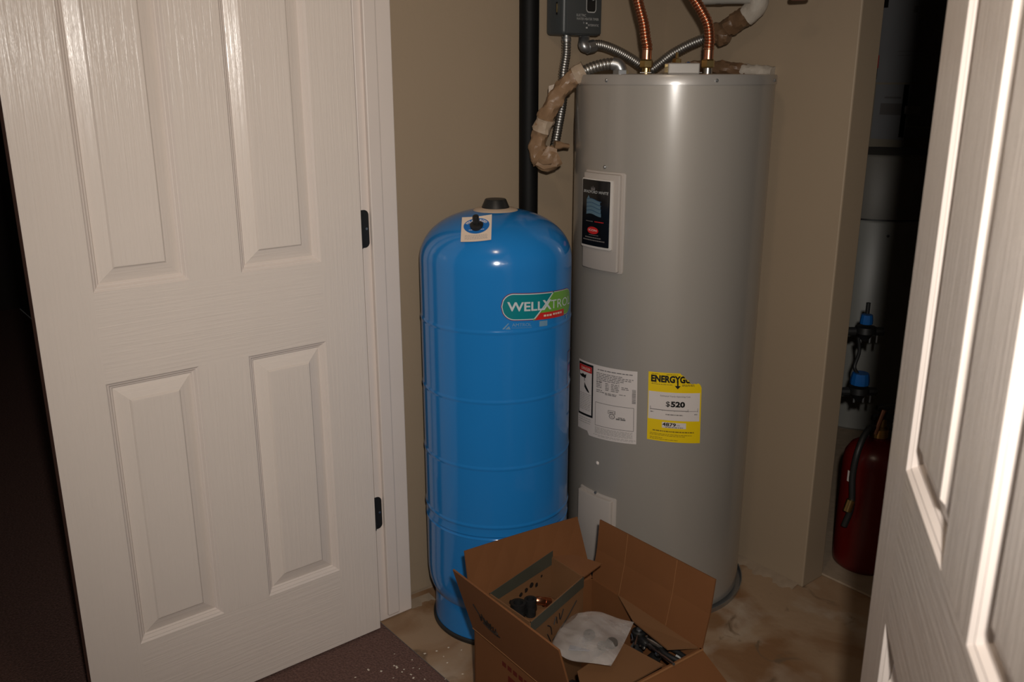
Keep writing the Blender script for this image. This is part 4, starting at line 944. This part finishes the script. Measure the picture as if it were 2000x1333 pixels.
# smaller carton standing inside
ic = thing('inner_carton', (0.59, 0.07, 0.011), 'small open carton with grey tape standing inside the cardboard box', 'carton')
q1, q2, q3, q4 = Vector((0.548, -0.036, 0)), Vector((0.514, 0.180, 0)), Vector((0.630, 0.176, 0)), Vector((0.692, -0.036, 0)); zi = 0.375
cen = (q1 + q2 + q3 + q4) / 4
for (p, q) in ((q1, q2), (q2, q3), (q3, q4), (q4, q1)):
    nn = (q - p).normalized().cross(UP); nn = nn if nn.dot(cen - p) > 0 else -nn
    build('side_wall', MB().slab([p + UP * 0.011, q + UP * 0.011, q + UP * zi, p + UP * zi], nn, 0.003), M['card_in'], ic)
build('bottom', MB().slab([q1 + UP * 0.0115, q2 + UP * 0.0115, q3 + UP * 0.0115, q4 + UP * 0.0115], UP, 0.003), M['card_in'], ic)
n2 = (q4 - q3).normalized().cross(UP); n2 = n2 if n2.x > 0 else -n2
m = MB().slab([q3 + UP * (zi - 0.026) + n2 * 0.0004, q4 + UP * (zi - 0.026) + n2 * 0.0004, q4 + UP * (zi + 0.001) + n2 * 0.0004, q3 + UP * (zi + 0.001) + n2 * 0.0004], n2, 0.0008); tag(build('tape_band', m, M['tape_grey'], ic), 'grey green tape band')
n1 = (q2 - q1).normalized().cross(UP); n1 = n1 if n1.x > 0 else -n1
m = MB().slab([q1 + UP * (zi - 0.026) + n1 * 0.0032, q2 + UP * (zi - 0.020) + n1 * 0.0032, q2 + UP * (zi + 0.016) + n1 * 0.0032, q1 + UP * (zi + 0.002) + n1 * 0.0032], n1, 0.0008); tag(build('tape_band', m, M['tape_grey'], ic), 'grey green tape band')
fa, fb = atZ(1120, 1084, zi + 0.004), atZ(1176, 1101, zi + 0.002)
m = MB().slab([q2 + UP * zi, q3 + UP * zi, fb, fa], (0, 0, -1), 0.003); build('flap', m, M['card'], ic)
m = MB(); rn = random.Random(8)
for i in range(8):
    c = q1.lerp(q2, 0.22 + 0.085 * i) + n1 * 0.0036 + UP * rn.uniform(0.305, 0.345); r = rn.uniform(0.003, 0.0075); al = (q2 - q1).normalized()
    m.add([c + al * (r * math.cos(2 * PI * k / 8) * rn.uniform(.7, 1.2)) + UP * (r * math.sin(2 * PI * k / 8)) for k in range(8)], [tuple(range(8))])
build('oil_spots', m, M['marker'], ic)
def Qp(t, h): return q4.lerp(q3, t) + UP * h + n2 * 0.0008
m = MB()
for s_ in ([(0.30, 0.310), (0.36, 0.285)], [(0.30, 0.332), (0.36, 0.320), (0.38, 0.300)], [(0.42, 0.320), (0.46, 0.335), (0.48, 0.316)], [(0.52, 0.336), (0.54, 0.318), (0.60, 0.338)], [(0.40, 0.282), (0.62, 0.300), (0.86, 0.330)]): m.tube(catmull([Qp(*p) for p in s_], 0.004), 0.0014, 6)
build('handwriting', m, M['marker'], ic)

# parts in the carton and the box
c = atZ(1050, 1178, 0.302); cf = thing('copper_elbow', tuple(c), 'shiny copper elbow fitting inside the small carton', 'pipe fitting')
build('bend', MB().tube(catmull([c + Vector((-0.018, -0.012, -0.006)), c + Vector((0.0, 0.0, 0.006)), c + Vector((0.006, 0.022, -0.004))], 0.004), 0.0095, 16), M['copper'], cf, smooth=50)
build('collar', MB().tube([c + Vector((0.004, 0.016, -0.002)), c + Vector((0.008, 0.030, -0.008))], 0.0115, 16), M['copper'], cf, smooth=50)
for px, py, r, lab in ((1012, 1194, 0.016, 'left black pipe coupling inside the small carton'), (1036, 1187, 0.013, 'right black pipe coupling inside the small carton')):
    c = atZ(px, py, 0.306); t = thing('pipe_coupling', tuple(c - UP * 0.02), lab, 'pipe fitting', 'black couplings in the carton')
    build('barrel', MB().lathe(c, [(r * 0.6, -0.02), (r, -0.02), (r, 0.012), (r * 1.12, 0.012), (r * 1.12, 0.022), (r * 0.7, 0.022), (r * 0.7, -0.015)], 20, cap=False), M['black_plastic'], t, smooth=35)
    build('hex_band', MB().lathe(c, [(r * 1.18, -0.008), (r * 1.18, 0.004)], 6), M['black_plastic'], t)
m = MB().slab([q1.lerp(cen, 0.12) + UP * 0.016, q2.lerp(cen, 0.12) + UP * 0.016, q3.lerp(cen, 0.12) + UP * 0.016, q4.lerp(cen, 0.12) + UP * 0.016], UP, 0.268)
pk = tag(build('packing_paper', m, M['card_in'], local=tuple(cen + UP * 0.016), bevel=(0.01, 2)), 'brown packing filling the small carton under the fittings', 'packing')
# a filler bundle in the main box that carries the tools
m = MB(); nx, ny = 14, 14; rn = random.Random(12); vs_ = []; fs = []
for j in range(ny + 1):
    for i in range(nx + 1):
        vs_.append((0.700 + 0.164 * i / nx, -0.035 + 0.325 * j / ny, 0.178 + 0.020 * math.sin(i * 1.3 + j) * math.cos(j * 0.9) + rn.uniform(-0.008, 0.008)))
for j in range(ny):
    for i in range(nx): a = j * (nx + 1) + i; fs.append((a, a + 1, a + nx + 2, a + nx + 1))
k = len(vs_); bd = [i for i in range(nx + 1)] + [j * (nx + 1) + nx for j in range(1, ny + 1)] + [ny * (nx + 1) + i for i in range(nx - 1, -1, -1)] + [j * (nx + 1) for j in range(ny - 1, 0, -1)]
vs_ += [(vs_[i][0], vs_[i][1], 0.012) for i in bd]; nb = len(bd)
fs += [(bd[i], k + i, k + (i + 1) % nb, bd[(i + 1) % nb]) for i in range(nb)] + [tuple(range(k, k + nb))]
m.add(vs_, fs); tag(build('rag_bundle', m, M['rubber'], local=(0.78, 0.12, 0.012), smooth=60), 'dark rags and rubber parts filling the cardboard box', 'rags')

# tools
def tool(name, pa, pb, r, mt, label, group=None, handle=None):
    t = thing(name, tuple(pa), label, 'tool', group)
    build('shank', MB().tube([pa, pa.lerp(pb, 0.5), pb], r, 10), mt, t, smooth=50)
    if handle:
        d = (pa - pb).normalized(); build('handle', MB().lathe(pa, [(0.006, 0), (0.011, 0.006), (0.012, 0.03), (0.009, 0.05), (0.0125, 0.065), (0.0001, 0.072)], 14, axis=d), handle, t, smooth=50)
    return t
tool('screwdriver', atZ(1262, 1258, 0.222), atZ(1316, 1298, 0.268), 0.0032, M['steel'], 'long screwdriver pointing over the right rim of the box', handle=M['black_plastic'])
tool('drill_bit', atZ(1246, 1243, 0.235), atZ(1240, 1262, 0.235), 0.0028, M['steel'], 'short bright steel bit beside the plastic bag')
c = atZ(1248, 1236, 0.225); t = thing('black_knob', tuple(c), 'round black knob among the tools in the box', 'knob')
build('rim', MB().lathe(c, [(0.014, -0.006), (0.017, -0.003), (0.017, 0.004), (0.013, 0.007)], 20), M['black_plastic'], t, smooth=35)
build('hub', MB().lathe(c, [(0.007, 0.006), (0.006, 0.011), (0.0001, 0.012)], 14), M['fitting'], t, smooth=35)
for i, (px, py, lab) in enumerate(((1272, 1252, 'upper chrome nut among the tools in the box'), (1285, 1278, 'bright chrome nut beside the screwdriver'), (1271, 1263, 'middle chrome nut among the tools in the box'), (1324, 1285, 'chrome nut at the right corner of the box'))):
    c = atZ(px, py, 0.215); t = thing('hex_nut', tuple(c), lab, 'nut', 'loose nuts in the box')
    build('hex', MB().lathe(c, [(0.0035, -0.003), (0.007, -0.003), (0.007, 0.003), (0.0035, 0.003), (0.0035, -0.003)], 6, cap=False, axis=(0.3 * i - 0.4, -0.5, 0.8)), M['steel'], t)
    build('thread', MB().lathe(c, [(0.0033, -0.004), (0.0033, 0.006)], 10, axis=(0.3 * i - 0.4, -0.5, 0.8)), M['steel'], t, smooth=40)
rn = random.Random(17)
for px, py in ((1262, 1246), (1280, 1262), (1292, 1284), (1302, 1277), (1257, 1266), (1312, 1290), (1236, 1250)):
    c = atZ(px, py, 0.212); d = Vector((rn.uniform(-1, 1), rn.uniform(-1, 1), rn.uniform(-0.1, 0.4))).normalized()
    t = thing('hex_bolt', tuple(c), 'small bright bolt among the dark rags in the open box', 'bolt', 'loose bolts in the box')
    build('shaft', MB().tube([c, c + d * 0.016], 0.0022, 8), M['steel'], t, smooth=40); build('head', MB().lathe(c, [(0.0045, -0.004), (0.0045, 0.0), (0.002, 0.0005)], 6, axis=d), M['steel'], t)
for pa, pb, lab in (((1268, 1250), (1345, 1296), 'black handled pliers lying along the right side of the box'),):
    a, b = atZ(*pa, 0.232), atZ(*pb, 0.222); t = thing('pliers', tuple(a), lab, 'tool'); d = (b - a).normalized(); s = d.cross(UP)
    build('handle', MB().tube(catmull([a + d * 0.03, a.lerp(b, 0.5) + s * 0.013, b + s * 0.009], 0.008), 0.006, 10), M['rubber'], t, smooth=50)
    build('handle', MB().tube(catmull([a + d * 0.03, a.lerp(b, 0.5) - s * 0.013, b - s * 0.009], 0.008), 0.006, 10), M['rubber'], t, smooth=50)
    build('jaw', MB().tube([a + d * 0.04, a + d * 0.015, a - d * 0.005], lambda i, k: (0.010, 0.009, 0.004)[i], 10), M['steel'], t, smooth=40)
c = atZ(1208, 1197, 0.20); t = thing('pipe_plug', tuple(c - UP * 0.01), 'yellow plastic cap behind the plastic bag', 'cap'); build('shell', MB().lathe(c, [(0.012, -0.014), (0.012, 0.006), (0.009, 0.010), (0.0001, 0.011)], 16, axis=(0.3, -0.4, 0.8)), M['yellow_plastic'], t, smooth=35); build('rib', MB().lathe(c, [(0.0135, -0.014), (0.0135, -0.009)], 16, axis=(0.3, -0.4, 0.8)), M['yellow_plastic'], t, smooth=35)
c = atZ(1140, 1166, 0.21); t = thing('yellow_strip', tuple(c - UP * 0.01), 'narrow yellow strip beside the small carton', 'strip'); build('band', MB().slab([c + Vector((0, 0, -0.014)), c + Vector((0.004, 0.004, -0.014)), c + Vector((0.004, 0.006, 0.014)), c + Vector((0, 0.002, 0.014))], (1, -1, 0), 0.002), M['yellow_plastic'], t)

# plastic bag with washers
bag = thing('plastic_bag', tuple(atZ(1155, 1250, 0.275)), 'clear plastic bag of washers lying on top of the open box', 'bag')
cor = [atZ(1078, 1258, 0.292), atZ(1108, 1286, 0.292), atZ(1193, 1303, 0.286), atZ(1216, 1260, 0.288), atZ(1238, 1217, 0.285), atZ(1176, 1199, 0.290), atZ(1117, 1197, 0.294), atZ(1098, 1222, 0.294)]
def baggrid(sgn, seed):
    rn_ = random.Random(seed); n = 22; vs_ = []; fs = []
    P = [cor[0], cor[2], cor[4], cor[6]]; Mid = [cor[1], cor[3], cor[5], cor[7]]
    for j in range(n + 1):
        for i in range(n + 1):
            u, v = i / n, j / n
            # bilinear plus bowed edges (quad corners 0:left 2:bottom 4:right 6:top)
            a, b, c_, d = P
            p = a * (1 - u) * (1 - v) + b * u * (1 - v) + c_ * u * v + d * (1 - u) * v
            def bow(mid, x, y): return mid - (x + y) / 2
            p += bow(Mid[0], a, b) * (4 * u * (1 - u)) * (1 - v) + bow(Mid[2], c_, d) * (4 * u * (1 - u)) * v
            p += bow(Mid[1], b, c_) * (4 * v * (1 - v)) * u + bow(Mid[3], a, d) * (4 * v * (1 - v)) * (1 - u)
            e = 16 * u * (1 - u) * v * (1 - v)
            h = e ** 0.6 * (0.016 if sgn > 0 else -0.014)
            wv = 0.0016 * math.sin(u * 17 + v * 9 + seed) * math.cos(v * 15 - u * 6) + rn_.uniform(-0.0006, 0.0006)
            vs_.append(p + UP * (h + wv * min(1, e * 3) + (0.003 * math.sin(u * 9 + v * 4))))
    for j in range(n):
        for i in range(n): a = j * (n + 1) + i; fs.append((a, a + 1, a + n + 2, a + n + 1))
    return vs_, fs
m = MB(); m.add(*baggrid(1, 1)); m.add(*baggrid(-1, 2)); build('film', m, M['film'], bag, smooth=80)
for px, py, r, lab in ((1151, 1241, 0.0130, 'largest dark washer in the middle of the plastic bag'), (1176, 1262, 0.0105, 'left one of two dark washers at the right of the bag'), (1195, 1257, 0.0130, 'right one of two dark washers at the right of the bag')):
    c = atZ(px, py, 0.294); t = tag(build('rubber_washer', MB().lathe(c, [(r * 0.18, -0.0025), (r, -0.0025), (r, 0.003), (r * 0.18, 0.003), (r * 0.18, -0.0025)], 24, cap=False, axis=(0.2, -0.3, 0.9)), M['rubber_grey'], smooth=35, local=tuple(c)), lab, 'washer', 'washers in the plastic bag')
a, b = atZ(1113, 1262, 0.291), atZ(1152, 1272, 0.291); c = atZ(1110, 1272, 0.291)
tag(build('blue_strap', MB().slab([a, b, b + (c - a) * 0.2, c], UP, 0.003), M['strap'], local=tuple(a), bevel=(0.001, 1)), 'blue grey strap inside the plastic bag', 'strap')

# ================================================================== SMALL DEBRIS
m = MB(); rn = random.Random(31)
for i in range(26):
    px, py = rn.uniform(690, 905), rn.uniform(1262, 1332)
    g = atZ(px, py, 0.0)
    if px - 690 < (1290 - py) * 1.4: continue
    zz = 0.006 if g.y < -0.004 else 0.0
    r = rn.uniform(0.001, 0.0028); a = rn.uniform(0, 6.28)
    ex_, ey_ = Vector((math.cos(a), math.sin(a), 0)) * r * rn.uniform(1, 2.2), Vector((-math.sin(a), math.cos(a), 0)) * r
    c = Vector((g.x, g.y, zz)); h = UP * r * 0.8
    m.add([c - ex_ - ey_, c + ex_ - ey_, c + ex_ + ey_, c - ex_ + ey_, c + h], [(0, 1, 4), (1, 2, 4), (2, 3, 4), (3, 0, 4), (3, 2, 1, 0)])
tag(build('plaster_crumbs', m, M['chip']), 'pale plaster crumbs scattered on the carpet edge', 'crumbs', kind='stuff')
m = MB(); rn = random.Random(44)
def ledge(pts, nrm, w0, w1, h):
    """ragged low bead of mortar along a wall foot"""
    vs_ = []; fs = []; n = len(pts)
    for q_, p in enumerate(pts):
        w_ = w0 + (w1 - w0) * (0.5 + 0.3 * math.sin(q_ * 0.9) + 0.2 * math.sin(q_ * 2.3 + 1)); vs_ += [p + UP * h, p + nrm * (w_ * 0.6) + UP * (h * rn.uniform(0.4, 0.7)), p + nrm * w_ + UP * 0.0003]
    for k in range(n - 1): a = 3 * k; fs += [(a, a + 1, a + 4, a + 3), (a + 1, a + 2, a + 5, a + 4)]
    m.add(vs_, fs)
ledge([Vector((0.40 + 0.012 * k, 1.079, 0)) for k in range(20)], Vector((0, -1, 0)), 0.02, 0.055, 0.008)
ledge([Vector((-0.040 - 0.0 + 0.0005 * k, 0.105 + 0.01 * k, 0)) for k in range(9)], Vector((1, 0, 0)), 0.02, 0.045, 0.006)
tag(build('mortar_spills', m, M['plaster'], smooth=60), 'pale dried mortar spills on the floor by the heater', 'mortar', kind='stuff')
